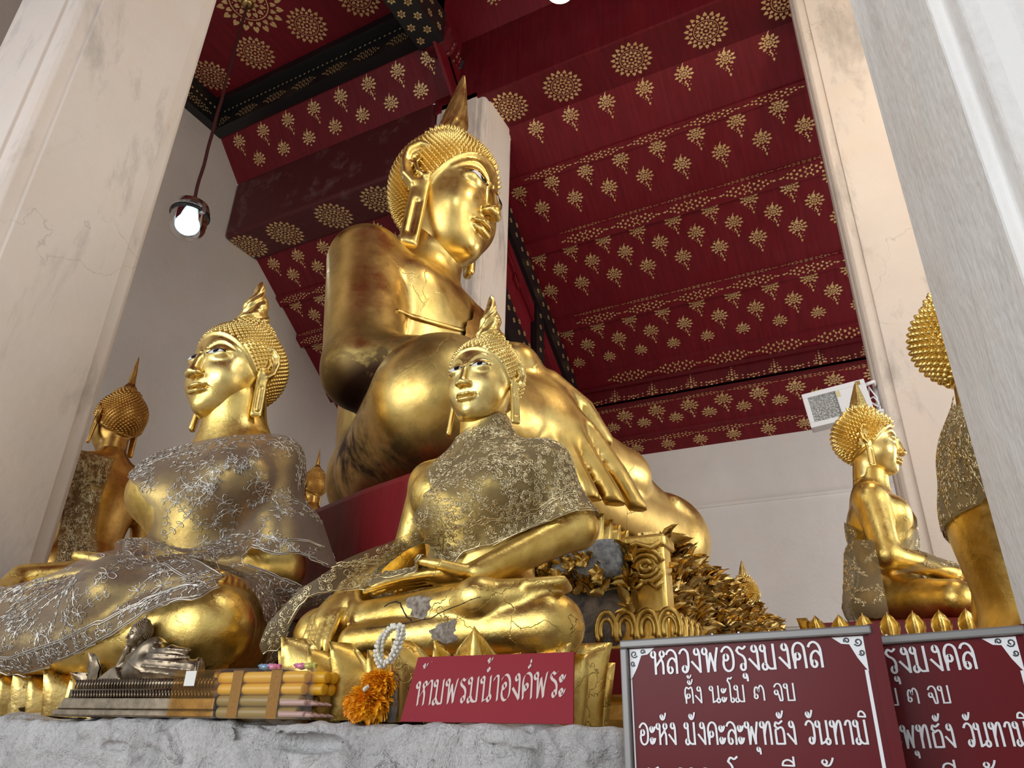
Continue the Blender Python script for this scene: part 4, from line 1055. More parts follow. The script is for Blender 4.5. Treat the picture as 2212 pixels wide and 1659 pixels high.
lotus_seat('flaking gold lotus base under the lace draped left statue', (-2.33, 1.80, PZ), .80, .405, .108, 24, M['gold_flake'], 11)
# throne of the great statue
TH = thing('throne', 'big tiered throne with red cushion and broken gilded corner under the huge statue', 'throne', (-2.05, 3.45, 0))
def rounded(x0, x1, y0, y1, r, n=8):
    P = []
    for cx, cy, a0 in ((x1-r, y0+r, -90), (x1-r, y1-r, 0), (x0+r, y1-r, 90), (x0+r, y0+r, 180)):
        for k in range(n+1):
            a = math.radians(a0+90*k/n); P.append((cx+r*math.cos(a), cy+r*math.sin(a)))
    return P
def slab(mb, P, prof):
    """stacks the outline P through (inset, z) pairs"""
    P = np.array(P); c = P.mean(0); N = len(P); V = []
    for ins, z in prof:
        d = P-c; q = c+d*(1-ins/np.linalg.norm(d, axis=1))[:, None]; V += [(x, y, z) for x, y in q]
    F = [(i*N+k, i*N+(k+1) % N, (i+1)*N+(k+1) % N, (i+1)*N+k) for i in range(len(prof)-1) for k in range(N)]+[tuple(range(N))[::-1], tuple(range((len(prof)-1)*N, len(prof)*N))]
    mb.add(V, F)
off = np.array((2.05, -3.45, 0))

O_ = [(-3.1, 3.3), (-2.9, 2.75), (-2.55, 2.52), (-2.22, 2.38), (-1.85, 2.235), (-1.54, 2.14), (-1.38, 2.19), (-1.28, 2.40), (-1.25, 2.8), (-1.25, 4.7), (-1.4, 5.0), (-2.9, 5.0), (-3.1, 4.7)]
def TB(o): return np.array(o)-np.array((-2.05, 3.45, 0))
def tpart(name, mb, mat, smooth=False): mb.xf(None, (2.05, -3.45, 0)); return mb.build(name, mat, TH, smooth)
mb = MB(); slab(mb, O_, [(.05, 1.88), (0, 1.92), (0, 2.37), (.012, 2.395), (.03, 2.40)]); tpart('red_seat', mb, M['red_seat'])
mb = MB(); slab(mb, [(-2.0, 2.42), (-1.20, 2.42), (-1.12, 2.52), (-1.12, 4.9), (-1.2, 5.0), (-2.0, 5.0)], [(.03, 1.95), (0, 2.0), (0, 2.36), (.02, 2.39)]); tpart('gold_tier', mb, M['gold_leaf'])
mb = MB()
for k in range(4):
    v, f = petal(.105, .27, .10, .3, .02, .03); mb.add(v+np.array((-1.45+.10*k, 2.41, 2.09)), f)
for k in range(7):
    v, f = petal(.105, .27, .10, .3, .02, .03); mb.add(v@rot('z', 90).T+np.array((-1.115, 2.53+.105*k, 2.09)), f)
tpart('gold_tier_petals', mb, M['gold_leaf'], True)
mb = MB(); slab(mb, [(-3.1, 2.37), (-.80, 2.37), (-.80, 5.15), (-3.1, 5.15)], [(0, 0), (0, 1.50)]); tpart('base', mb, M['plaster_rear'])
mb = MB(); slab(mb, [(-3.1, 2.29), (-.76, 2.29), (-.76, 5.2), (-3.1, 5.2)], [(.04, 1.50), (0, 1.515), (0, 1.55), (.02, 1.57), (.045, 1.60), (.03, 1.612), (.05, 1.625)]); tpart('gold_moulding', mb, M['gold_leaf'])
mb = MB(); slab(mb, [(-3.1, 2.325), (-.78, 2.325), (-.78, 5.16), (-3.1, 5.16)], [(0, 1.62), (0, 1.755)]); tpart('red_band', mb, M['red_seat'])
v, fc = lumpy_box((-1.30, 2.36, 1.75), (-.80, 2.70, 1.985), .012, .014, 9, .03); link_mesh('broken_core', v+off, fc, M['stone_broken'], TH, True)
v, fc = lumpy_box((-1.055, 2.30, 1.985), (-.80, 2.56, 2.105), .006, .010, 10, .02); link_mesh('exposed_concrete', v+off, fc, M['stone_grey'], TH, True)
mb = MB(); mb.box((-3.0, 2.42, 1.755), (-.82, 5.1, 1.93)); tpart('core', mb, M['stone_broken'])
def leaflet(w, h, curl, jag, r):
    """a small curling gilded leaf, root at the origin, growing along +z, bending towards -y"""
    V = []; n, m_ = 5, 7
    for j in range(m_):
        u = j/(m_-1); ww = w*math.sin(math.pi*min(.15+u*.85, 1))**.8*(1+jag*(1 if j % 2 else -1))
        for i in range(n):
            a = -1+2*i/(n-1); V.append((a*ww/2, -curl*h*u*u-.25*w*(1-abs(a)), h*u*(1-.25*curl*u)))
    F = [(j*n+i, j*n+i+1, (j+1)*n+i+1, (j+1)*n+i) for j in range(m_-1) for i in range(n-1)]
    V = np.array(V); V2 = V+np.array((0, .006, 0)); F2 = [tuple(q+n*m_ for q in f[::-1]) for f in F]
    return np.vstack([V, V2]), F+F2
def spray(mb, pts, size, rr, out):
    """gilded leaves scattered on a face; out = outward direction"""
    out = np.array(out, float); side = np.cross((0, 0, 1), out)
    B0 = np.stack([side, -out, np.array((0, 0, 1.0))], 1)
    for p in pts:
        s = size*rr.uniform(.6, 1.4); v, f = leaflet(s*rr.uniform(.5, .9), s*1.3, rr.uniform(.3, 1.0), rr.uniform(.05, .22), rr)
        R_ = B0@rot('y', rr.uniform(-75, 75))@rot('x', rr.uniform(-35, 40))@rot('z', rr.uniform(-40, 40))
        mb.add(v@R_.T+np.array(p), f)
rr = np.random.default_rng(21)
mb = MB(); spray(mb, [(-1.17+.31*a, 2.335-.02*rr.random(), 1.955+.12*rr.random()-.03*a) for a in rr.random(90)], .045, rr, (0, -1, 0))
for k in range(6):
    c = np.array((-1.12+.05*k, 2.29, 2.02+.03*math.sin(k*2.2)))
    for j in range(5):
        a = 2*math.pi*j/5+k; v, f = leaflet(.026, .032, .5, .05, rr); mb.add(v@rot('y', math.degrees(a)).T+c, f)
tpart('gilded_flower_spray', mb, M['gold_leaf'], True)
mb = MB(); spray(mb, [(-1.13+.06*rr.random(), 2.345, 1.78+.17*rr.random()) for a in range(30)], .03, rr, (0, -1, 0)); tpart('dark_gilded_edge', mb, M['gold_flake'], True)
# gilded corner with scrolls and ringed petals
mb = MB(); mb.box((-.79, 2.37, 1.75), (-.665, 2.47, 2.12)); mb.box((-.80, 2.36, 2.08), (-.655, 2.49, 2.125)); mb.box((-.905, 2.362, 1.75), (-.66, 2.50, 1.875)); o = tpart('gilded_corner', mb, M['gold_leaf']); bevel(o, .012, 3)
mb = MB()
def arc(c, rx, rz, a0, a1, y, n=14): return [(c[0]+rx*math.cos(math.radians(a0+(a1-a0)*k/n)), y, c[1]+rz*math.sin(math.radians(a0+(a1-a0)*k/n))) for k in range(n+1)]
for (rx, rz, tr) in ((.062, .055, .010), (.046, .036, .008), (.020, .016, .010)):
    mb.tube(arc((-.728, 2.02), rx, rz, 10, 340, 2.362), tr, 6)
for s in (-1, 1): mb.tube([(-.728+s*.01, 2.36, 1.965), (-.728+s*.035, 2.355, 1.945), (-.728+s*.06, 2.355, 1.965)], .008, 6)
mb.tube([(-.795, 2.36, 2.075), (-.75, 2.35, 2.095), (-.70, 2.355, 2.075), (-.67, 2.36, 2.095)], .009, 6)
tpart('scroll_relief', mb, M['gold_leaf'], True)
mb = MB()
for k, x in enumerate((-.865, -.80, -.727, -.655)):
    for q, tr in ((1.0, .009), (.62, .007)):
        mb.tube(arc((x, 1.815), .036*q, .060*q, -35, 215, 2.35), tr, 6)
for k in range(5):
    y = 2.42+.075*k
    for q, tr in ((1.0, .009), (.62, .007)): mb.tube([(-.655, y+.036*q*math.cos(a), 1.815+.06*q*math.sin(a)) for a in np.radians(np.linspace(-35, 215, 14))], tr, 6)
tpart('ringed_petal_row', mb, M['gold_leaf'], True)
mb = MB(); spray(mb, [(-.80+.03*rr.random(), 2.35, 1.86+.22*rr.random()) for a in range(34)], .042, rr, (0, -1, 0)); tpart('gilded_corner_leaves', mb, M['gold_leaf'], True)
mb = MB(); mb.prism([(-.78, 2.47, 1.75), (-.74, 2.47, 1.75), (-.70, 2.47, 2.16), (-.78, 2.47, 2.16)], (0, 2.69, 0)); tpart('gilded_frieze', mb, M['gold_flake'])
mb = MB(); spray(mb, [(-.735+.04*(z-1.78)/.4+.008*rr.random(), 2.47+2.65*rr.random()**1.15, z) for z in (1.76+.39*rr.random(760))], .048, rr, (1, 0, 0)); tpart('gilded_leaf_frieze', mb, M['gold_flake'], True)
pedestal('red topped pedestal under the profile statue at right', (.10, 3.80, 0), .46, .46, 1.948, M['red_seat'])
pedestal('red topped pedestal with gold petal tips under the half hidden statue', (.50, 2.62, 0), .50, .62, 1.478, M['red_seat'])
pedestal('white pedestal under the standing statue at far left', (-4.36, 2.72, 0), .34, .50, 1.215, M['red_seat'])
pedestal('pedestal under the small dark gold statue far behind', (-4.72, 4.98, 0), .30, .34, 1.895, M['red_seat'])
pedestal('pedestal under the small distant statue beyond the throne', (-1.16, 6.70, 0), .40, .36, 1.835, M['red_seat'])
# ------------------------------------------------------------------ lace shawls
def petal_loop(c, a, L, w, n=7):
    ca, sa = math.cos(a), math.sin(a)
    return [(c[0]+ca*x-sa*y, c[1]+sa*x+ca*y) for x, y in [(L*(.5-.5*math.cos(t)), w*math.sin(t)*(.35+.65*(.5-.5*math.cos(t)))) for t in np.linspace(0, 2*math.pi, n+1)]]
def spiral(c, a, r, turns=1.3, n=12, hand_=1):
    return [(c[0]+r*(1-.72*t)*math.cos(a+hand_*turns*2*math.pi*t), c[1]+r*(1-.72*t)*math.sin(a+hand_*turns*2*math.pi*t)) for t in np.linspace(0, 1, n)]
def motif_flower_spray(r):
    C = []; n = int(r.integers(5, 7)); a0 = r.uniform(0, 6)
    for k in range(n): C.append(petal_loop((0, 0), a0+2*math.pi*k/n, .42, .15))
    C.append([(.07*math.cos(t), .07*math.sin(t)) for t in np.linspace(0, 6.28, 7)])
    for b in range(int(r.integers(1, 4))):
        a = a0+r.uniform(0, 6.28); p = np.array((0.0, 0.0)); st = [tuple(p)]; bend = r.uniform(-.4, .4)
        for k in range(7):
            a += bend; p = p+.22*np.array((math.cos(a), math.sin(a))); st.append(tuple(p))
            if k in (2, 4, 6):
                for s in (-1, 1): C.append(petal_loop(tuple(p), a+s*.9, .26, .09, 6))
        C.append(st)
        if r.random() < .6: C.append(spiral(tuple(p+.16*np.array((math.cos(a+1.5), math.sin(a+1.5)))), a-1.5, .16, 1.2, 10))
    return C
def motif_scroll(r):
    C = []; a = r.uniform(0, 6.28); p = np.array((-.8*math.cos(a), -.8*math.sin(a))); st = []
    for k in range(16):
        a2 = a+1.15*math.sin(k*.8); p = p+.11*np.array((math.cos(a2), math.sin(a2))); st.append(tuple(p))
        if k % 2 == 0:
            s = 1 if (k//2) % 2 else -1; q = p+.13*np.array((math.cos(a2+s*1.57), math.sin(a2+s*1.57)))
            C.append(spiral(tuple(q), a2-s*1.57, .13, 1.15, 9, s))
            if k % 4 == 0: C.append(petal_loop(tuple(p), a2+s*2.2, .22, .07, 6))
    C.append(st); return C
def embroider(mb, fn, pts, nrms, size, motif, rad, e, r, keep=None, seg=3):
    """lays thread motifs on the cloth surface fn = off"""
    Q, Ls = [], []
    for p, n in zip(pts, nrms):
        a = np.cross(n, (0, 0, 1.0))
        if np.linalg.norm(a) < .1: a = np.cross(n, (0, 1.0, 0))
        a /= np.linalg.norm(a); b = np.cross(n, a)
        C = motif(r); s = size*r.uniform(.8, 1.25); Ls += [len(c) for c in C]
        q = np.array([x for c in C for x in c])*s
        Q.append(p+q[:, :1]*a+q[:, 1:]*b)
    P = project(fn[0], np.concatenate(Q), e, fn[1]+rad*.6, 3)
    ok = keep(P) if keep is not None else np.ones(len(P), bool)
    i = 0
    for l in Ls:
        if ok[i:i+l].all(): mb.tube(P[i:i+l], rad, seg, False)
        i += l
def scatter(v, f, n, dmin, r):
    tri = np.array([q[:3] for q in f]); A = v[tri]; ar = np.linalg.norm(np.cross(A[:, 1]-A[:, 0], A[:, 2]-A[:, 0]), axis=1)
    idx = r.choice(len(tri), n*6, p=ar/ar.sum()); w = r.dirichlet((1, 1, 1), n*6); P = (A[idx]*w[:, :, None]).sum(1)
    keep = []
    for i in range(len(P)):
        if len(keep) >= n: break
        if not keep or np.min(np.sum((P[keep]-P[i])**2, axis=1)) > dmin*dmin: keep.append(i)
    return P[keep]
def front_hit(fn, off, l, u, f0=1.2, f1=-.4):
    lo, hi = np.full(len(l), f1), np.full(len(l), f0); F = np.linspace(f0, f1, 90); hit = np.full(len(l), np.nan); done = np.zeros(len(l), bool)
    for k in range(len(F)):
        p = np.stack([l, np.full(len(l), F[k]), u], 1).astype(F32); ins = (fn(p)-off < 0) & ~done
        hit[ins] = F[k]; done |= ins
    return np.stack([l, np.where(done, hit, 0), u], 1), done
def shawl(label, pos, rz, parts, extra, s, off, h, lo, hi, region, mats, mot, n, dmin, size, rad, seed, kadd, hems=(), hem_w=.03, floor=0.0):
    base = union(parts+extra, 1.0, kadd*s)
    fn = lambda p: base(p)-off
    v, f = surface(fn, lo, hi, h)
    g = region(v); 
    V, Fc = clip_mesh(v, f, g)
    t = thing('lace_shawl', label, 'shawl', pos, rz)
    o = lfu_mesh('gauze', V, Fc, mats[0], t)
    r = np.random.default_rng(seed)
    P = scatter(V, Fc, n, dmin, r); N_ = grad(base, P, h)
    mb = MB(); keep = lambda p: region(p) > .002
    embroider(mb, (base, off), P, N_, size, mot, rad, h*.5, r, keep)
    w = np.array(mb.v); w[:, 1] *= -1; mb.v = [tuple(x) for x in w]
    mb.build('embroidery', mats[1], t, True)
    # heavier band of scrolls along the hems: hems are lists of (left, up) points seen from the front
    if hems:
        mb = MB()
        for hm in hems:
            Q = np.array(hm); L = np.concatenate([[0], np.cumsum(np.linalg.norm(np.diff(Q, axis=0), axis=1))]); m_ = int(L[-1]/(hem_w*.22)); tt = np.linspace(0, L[-1], m_)
            X = np.interp(tt, L, Q[:, 0]); U = np.interp(tt, L, Q[:, 1]); T = np.gradient(np.stack([X, U], 1), axis=0); T /= np.linalg.norm(T, axis=1)[:, None]; Nn = np.stack([T[:, 1], -T[:, 0]], 1)
            def lay(w_, scal=0.0):
                q = np.stack([X, U], 1)+Nn*w_
                if scal: q = q+Nn*scal*np.abs(np.sin(tt/hem_w*2.2))[:, None]
                p, ok = front_hit(base, off, q[:, 0], q[:, 1]); p = project(base, p, h*.5, off+rad*.6, 3); inr = region(p) > -.003
                i = 0
                while i < len(p):
                    j = i
                    while j+1 < len(p) and ok[j] and ok[j+1] and inr[j+1] and np.linalg.norm(p[j+1]-p[j]) < hem_w: j += 1
                    if j-i > 3: mb.tube(p[i:j+1], rad*1.5, 4, False)
                    i = j+1
            lay(.002, -.004 if hem_w > .04 else 0); lay(.006); lay(hem_w); lay(hem_w*1.12)
            C = []
            for k in range(2, m_-2, 4):
                for q, rr_ in ((.32, .22), (.72, .20)):
                    c = np.array((X[k], U[k]))+Nn[k]*hem_w*q; a0 = math.atan2(T[k, 1], T[k, 0])
                    C.append(spiral(tuple(c), a0+(0 if (k//4) % 2 else math.pi), hem_w*rr_, 1.3, 10, 1 if (k//4) % 2 else -1))
            C = np.array(C); nc = len(C); C = C.reshape(-1, 2)
            p, ok = front_hit(base, off, C[:, 0], C[:, 1]); p = project(base, p, h*.5, off+rad*.6, 3); ok &= region(p) > 0
            for k in range(nc):
                q = p[k*10:k*10+10]
                if ok[k*10:k*10+10].all() and np.ptp(q[:, 1]) < hem_w*3: mb.tube(q, rad*1.2, 3, False)
        w = np.array(mb.v); w[:, 1] *= -1; mb.v = [tuple(x) for x in w]
        mb.build('lace_border', mats[1], t, True)
    return t
def lu(pos, rz, pts):
    """photograph points with a depth turned into the statue's own left and up"""
    out = []
    for x, y, Y in pts:
        q = to_local(pos, rz, at(x, y, Y=Y)); out.append((q[0], q[2]))
    return out
# gold lace on the middle statue
EX_M = [(rc((-.20, .27, .31), (-.425, .325, .05), .050, .045), .05), (rc((.05, .14, .42), (-.23, .29, .30), .053, .053), .06)]
CL_M = union(MM_PARTS+EX_M, 1.0, .05*.43)
hem_m = lu_surf(CL_M, .006, MM_POS, 0, [(1275, 1078, 1.68), (1240, 1105, 1.62), (1200, 1122, 1.56), (1100, 1162, 1.50), (1000, 1195, 1.43), (900, 1236, 1.38), (840, 1255, 1.35), (740, 1276, 1.33), (665, 1292, 1.32), (630, 1345, 1.31), (605, 1402, 1.31), (570, 1415, 1.31)])
top_m = lu_surf(CL_M, .006, MM_POS, 0, [(560, 1395, 1.31), (580, 1345, 1.32), (650, 1272, 1.34), (740, 1213, 1.37), (830, 1176, 1.40), (885, 1150, 1.48), (915, 1080, 1.54), (920, 1020, 1.58), (950, 985, 1.60), (985, 945, 1.62), (1010, 925, 1.61), (1045, 908, 1.63), (1085, 890, 1.66), (1110, 870, 1.72), (1220, 930, 1.72), (1310, 1000, 1.72)])
POLY_M = hem_m+top_m
def reg_m(p): 
    a = poly_sd(POLY_M, p[:, 0], p[:, 2]); return np.minimum(a, p[:, 1]+.10)
shawl('golden lace shawl wrapped over the smaller centre front statue', MM_POS, 0, MM_PARTS, EX_M, .43, .006, .006, (-.57, -.12, 0), (.51, .47, .70), reg_m, (M['gauze_gold'], M['thread_gold']), motif_scroll, 300, .024, .050, .0012, 3, .05, [hem_m], .055)
# silver lace on the left statue
EX_L = [(rc((.0, .20, .58), (-.50, .50, .26), .10, .12), .12), (rc((.05, .36, .30), (-.62, .56, .16), .09, .10), .1), (rc((.39, -.03, .50), (.47, -.06, .36), .10, .085), .06)]
CL_L = union(LL_PARTS+EX_L, 1.0, .07*.76)
hem_l = lu_surf(CL_L, .009, LL_POS, 0, [(715, 1228, 1.93), (690, 1218, 1.90), (660, 1203, 1.88), (640, 1195, 1.86), (600, 1199, 1.84), (565, 1190, 1.82), (540, 1180, 1.80), (522, 1215, 1.62), (502, 1245, 1.58), (470, 1270, 1.52), (430, 1294, 1.48), (370, 1304, 1.45), (310, 1328, 1.42), (240, 1373, 1.38), (150, 1422, 1.35), (60, 1462, 1.32)])+[(-.42, .03), (-1.2, -.05)]
POLY_L = hem_l+[(-1.2, .30), (-.80, .36)]+lu_surf(CL_L, .009, LL_POS, 0, [(15, 1268, 1.6), (130, 1232, 1.65), (250, 1188, 1.7), (318, 1156, 1.75), (334, 1100, 1.80), (296, 1050, 1.84), (262, 1005, 1.90), (330, 940, 1.90), (440, 926, 1.85), (500, 906, 1.86), (560, 890, 1.90)])+[(.20, .88), (.60, .95), (.62, .40)]
def reg_l(p):
    a = poly_sd(POLY_L, p[:, 0], p[:, 2]); return np.minimum(np.minimum(a, p[:, 1]+.16), .91-.30*p[:, 1]-p[:, 2])
shawl('silver flowered gauze shawl draped over the left statue down to its knees', LL_POS, 0, LL_PARTS, EX_L, .76, .009, .010, (-.98, -.2, 0), (.78, .78, 1.2), reg_l, (M['gauze_silver'], M['thread_silver']), motif_flower_spray, 260, .044, .066, .0015, 5, .07, [hem_l], .045)
# dull gold lace on the standing statue
def reg_b(p):
    q = np.array([(.06, 1.95), (.55, 1.95), (.50, 1.50), (.34, 1.46), (.25, 1.40), (.24, 1.2), (.25, .95), (.09, .90), (.05, 1.2), (.09, 1.5)])
    return np.minimum(1.79-p[:, 2], np.where(p[:, 1] < .05, poly_sd(q, p[:, 0], p[:, 2]), poly_sd([(.12, 1.95), (.5, 1.95), (.5, 1.45), (.2, 1.35)], p[:, 0], p[:, 2])))
shawl('dull gold lace shawl over the shoulder of the standing statue', BL_POS, -H2, BL_PARTS, [], BL_S, .010, .012, (-.15, -.34, .8), (.52, .34, 1.95), reg_b, (M['gauze_brown'], M['thread_gold']), motif_flower_spray, 120, .040, .050, .0016, 8, .05)
# lace on the profile statue and on the half hidden one
def reg_r1(p):
    back = poly_sd([(-.6, -.02), (.6, -.02), (.6, .50), (.0, .52), (-.14, .46), (-.22, .38), (-.6, .26)], p[:, 0], p[:, 2])
    fr = poly_sd([(-.17, .24), (-.30, .20), (.0, .55), (.20, .66), (.6, .66), (.6, .2), (.1, .16)], p[:, 0], p[:, 2])
    return np.where(p[:, 1] < -.02, np.minimum(back, -.03-p[:, 1]), fr)
shawl('gold net shawl hanging down the back of the profile statue', R1_POS, H2, R1_PARTS, [(rc((-.2, -.10, .30), (-.28, -.10, .07), .06, .10), .08)], .44, .008, .010, (-.5, -.30, .012), (.5, .46, .72), reg_r1, (M['gauze_gold'], M['thread_gold']), motif_scroll, 200, .032, .042, .0014, 9, .05)
def reg_r2(p): return np.minimum(poly_sd([(-.9, 1.2), (.9, 1.2), (.9, .5), (.1, .62), (-.30, .64), (-.9, .58)], p[:, 0], p[:, 2]), 1.0-np.abs(p[:, 0]))
shawl('pale gold lace shawl round the shoulders of the half hidden statue', R2_POS, H2, R2_PARTS, [], .62, .009, .012, (-.74, -.34, .3), (.74, .5, 1.0), reg_r2, (M['gauze_gold'], M['thread_gold']), motif_flower_spray, 220, .045, .055, .0015, 10, .05)
# ------------------------------------------------------------------ offerings on the ledge
def on_ledge(x, y): return at(x, y, Z=PZ)
LY = 1.305
# reclining bronze figure on its long base
p0 = at(150, 1562, Y=LY); p1 = at(498, 1558, Y=LY); RW = p1[0]-p0[0]
RB = thing('reclining_buddha_figure', 'small bronze reclining Buddha on a long ribbed base', 'figurine', (p0[0], LY, PZ))
def tw(x): return x*RW
mb = MB(); mb.box((tw(.0), -.055, 0), (tw(1), .045, .016)); o = mb.build('foot_slab', M['bronze'], RB); bevel(o, .004)
mb = MB(); mb.prism([(tw(.02), -.052, .016), (tw(.99), -.052, .016), (tw(.99), -.052, .042), (tw(.05), -.052, .042)], (0, .094, 0)); o = mb.build('plinth_block', M['bronze'], RB); bevel(o, .003)
mb = MB(); mb.box((tw(.07), -.048, .042), (tw(.985), .042, .062)); mb.box((tw(.10), -.042, .062), (tw(.985), .036, .084))
for k in range(46):
    x = tw(.10)+k*(tw(.87)/46); mb.tube([(x, -.046, .063), (x+.001, -.0485, .073), (x, -.045, .084)], .0022, 5)
    mb.tube([(x-.003, -.049, .058), (x+.003, -.052, .049), (x+.005, -.052, .044)], .0028, 5)
mb.build('ribbed_base', M['bronze'], RB, True)
S_ = RW/.40
def rp(x, y, z): return (x*S_, y, z)
S2 = 1.06
parts = [(ell(rp(.163, 0, .138), rp(.040, .030, .030), rot('y', -52)), 0), (ell(rp(.152, .004, .105), rp(.028, .028, .030)), .02*S2), (rc(rp(.132, -.004, .134), rp(.190, -.006, .162), .020*S2, .018*S2), .015*S2),
         (rc(rp(.158, -.004, .152), rp(.140, .0, .180), .013*S2, .012*S2), .012*S2),
         (rc(rp(.192, .004, .160), rp(.212, .014, .140), .017*S2, .013*S2), .006*S2), (rc(rp(.212, .014, .140), rp(.240, .014, .152), .013*S2, .010*S2), .006*S2), (rc(rp(.240, .014, .152), rp(.278, .008, .148), .010*S2, .006*S2), .006*S2),
         (rc(rp(.130, -.006, .128), rp(.088, -.006, .096), .013*S2, .011*S2), .008*S2), (rc(rp(.088, -.006, .096), rp(.112, -.002, .158), .011*S2, .009*S2), .005*S2), (rc(rp(.112, -.002, .158), rp(.120, .002, .178), .010*S2, .008*S2), .006*S2),
         (rc(rp(.180, .004, .112), rp(.300, .004, .104), .034*S2, .022*S2), .015*S2), (ell(rp(.232, .0, .126), rp(.040, .026, .026)), .015*S2), (rc(rp(.300, .004, .108), rp(.305, .0, .118), .018*S2, .012*S2), .01*S2)]
bu = union(parts)
def rfn(p):
    d = bu(p); x = p[:, 0]/S_; z = p[:, 2]
    d = d-.0022*np.exp(-((z-.128+.55*(x-.15))/.0035)**2)*(x < .2)*(x > .12)
    return np.maximum(d-.0022*np.maximum(np.sin(z*430+x*45), 0)**2*(x > .195)*(x < .31), .084*1.0-p[:, 2])
v, f = surface(rfn, rp(.05, -.07, .08), rp(.35, .07, .215), .0028); lfu_mesh('body', v, f, M['bronze'], RB)
hp, hq = head_meshes(.020); Rh = rot('z', 22)@rot('y', 6)
def hplace(v): return (np.asarray(v)*.044*S2)@Rh.T+np.array(rp(.137, .004, .196))
lfu_mesh('head', hplace(hp), hq, M['bronze'], RB)
cv, cf = curls(420, .05, .05, True); mbf = finial('thin', .42); vv = np.array(mbf.v)+np.array((0, -.12, .72)); o_ = len(cv)
lfu_mesh('hair', hplace(np.vstack([cv, vv])), [q[::-1] for q in cf]+[tuple(i+o_ for i in q[::-1]) for q in mbf.f], M['bronze'], RB)
mb = MB(); mb.prism([rp(.072, -.030, .084), rp(.140, -.030, .084), rp(.112, -.022, .116), rp(.100, -.022, .116)], (0, .05, 0)); o = mb.build('pillow', M['bronze'], RB); bevel(o, .004)
mb = MB(); mb.tube([rp(.318, -.02, .084), rp(.317, -.022, .10), rp(.313, -.018, .122), rp(.306, -.01, .126)], .0035, 6)
for k in range(9): mb.tube([rp(.318, -.022, .087+.004*k), rp(.324, -.022, .089+.004*k)], .0022, 5)
mb.build('robe_end', M['bronze'], RB, True)
mb = MB(); v, f = leaflet(.05, .075, .2, .1, rr); mb.add(v+np.array((tw(.075), 0, .080)), f); v, f = leaflet(.035, .05, .4, .1, rr); mb.add(v@rot('y', -50).T+np.array((tw(.07), -.01, .074)), f); mb.build('leaf_ornament', M['bronze'], RB, True)
mb = MB(); mb.box((tw(.815), -.0590, .066), (tw(.875), -.0580, .098)); mb.build('paper_label', M['paper_white'], RB)
mb = MB(); mb.box((tw(.745), -.057, .002), (tw(1.0), -.0562, .100)); mb.build('amber_film', M['film_amber'], RB)
# bundle of candles
q0 = at(486, 1556, Y=LY-.01); q1 = at(675, 1552, Y=LY-.01); CW = q1[0]-q0[0]
CB = thing('candle_bundle', 'bundle of yellow candles tied with gold ribbons in clear film', 'candles', (q0[0], LY-.01, PZ))
def candle(x0, x1, y, z, r, mat, name='candle', wick=False):
    mb = MB(); n = 14; prof = [(r*.80, 0), (r*.97, .002), (r, .005), (r, x1-x0-.005), (r*.97, x1-x0-.002), (r*.8, x1-x0)]
    mb.lathe(prof, n); mb.xf(rot('y', 90)); mb.xf(None, (x0, y, z)); o = mb.build(name, mat, CB, True)
    return o
rc_ = .0122
for j in range(4):
    for k in range(3): candle(.010-.004*j*(k == 0)+.001*k, CW-.004*(3-j)+(.034 if (j > 1 and k > 0) else .0), -.030+.0238*k, rc_+j*.0235, rc_, M['wax_yellow'] if j > 1 else M['wax_olive'])
for j in range(2):
    for k in range(4): candle(CW*.78, CW+.012, -.038+.012*k-.002, .007+j*.022+.003, .0058, M['wax_pink'], 'incense_candle')
for k in range(7):
    mb = MB(); mb.tube([(CW+.006, -.036+.010*k, .008+.022*(k % 2)), (CW+.020, -.037+.010*k, .009+.022*(k % 2)), (CW+.034, -.035+.010*k, .007+.022*(k % 2))], [.004, .0045, .002], 7); mb.build('incense_tip', M['wax_pink'], CB, True)
for fx in (.25, .70):
    mb = MB(); x = CW*fx; mb.box((x-.015, -.0445, 0.001), (x+.015, -.0435, .098)); mb.box((x-.015, -.0445, .0965), (x+.015, .034, .0975)); o = mb.build('ribbon', M['ribbon_gold'], CB)
mb = MB(); mb.box((.002, -.0475, .0005), (CW+.036, -.0470, .101)); mb.box((.002, -.0475, .1005), (CW+.036, .036, .101)); mb.build('film_wrap', M['film_clear'], CB)
flat('foil_blue', (.25, .40, .55), .3, .3); flat('foil_pink', (.75, .25, .40), .3, .2); flat('foil_lime', (.62, .62, .15), .3, .2)
def sweet(px, py, mat, label):
    p = at(px, py, Y=LY+.01); t = thing('wrapped_sweet', label, 'sweet', (p[0], LY+.01, PZ+.1012))
    mb = MB(); mb.lathe([(.002, 0), (.010, .003), (.012, .008), (.008, .013), (.001, .015)], 10); mb.xf(None, (0, 0, 0)); mb.build('wrapper', mat, t, True)
    mb = MB(); v, f = leaflet(.012, .014, .3, .2, rr); mb.add(v@rot('y', 70).T+np.array((.009, 0, .007)), f); mb.add(v@rot('y', -70).T+np.array((-.009, 0, .007)), f); mb.build('twisted_end', mat, t)
sweet(570, 1472, M['foil_blue'], 'blue wrapped sweet on the candle bundle'); sweet(588, 1470, M['foil_pink'], 'pink wrapped sweet next to the blue one on the candles')
sweet(648, 1472, M['foil_pink'], 'pink wrapped sweet at the right end of the candles'); sweet(664, 1472, M['foil_lime'], 'lime wrapped sweet at the right end of the candles')
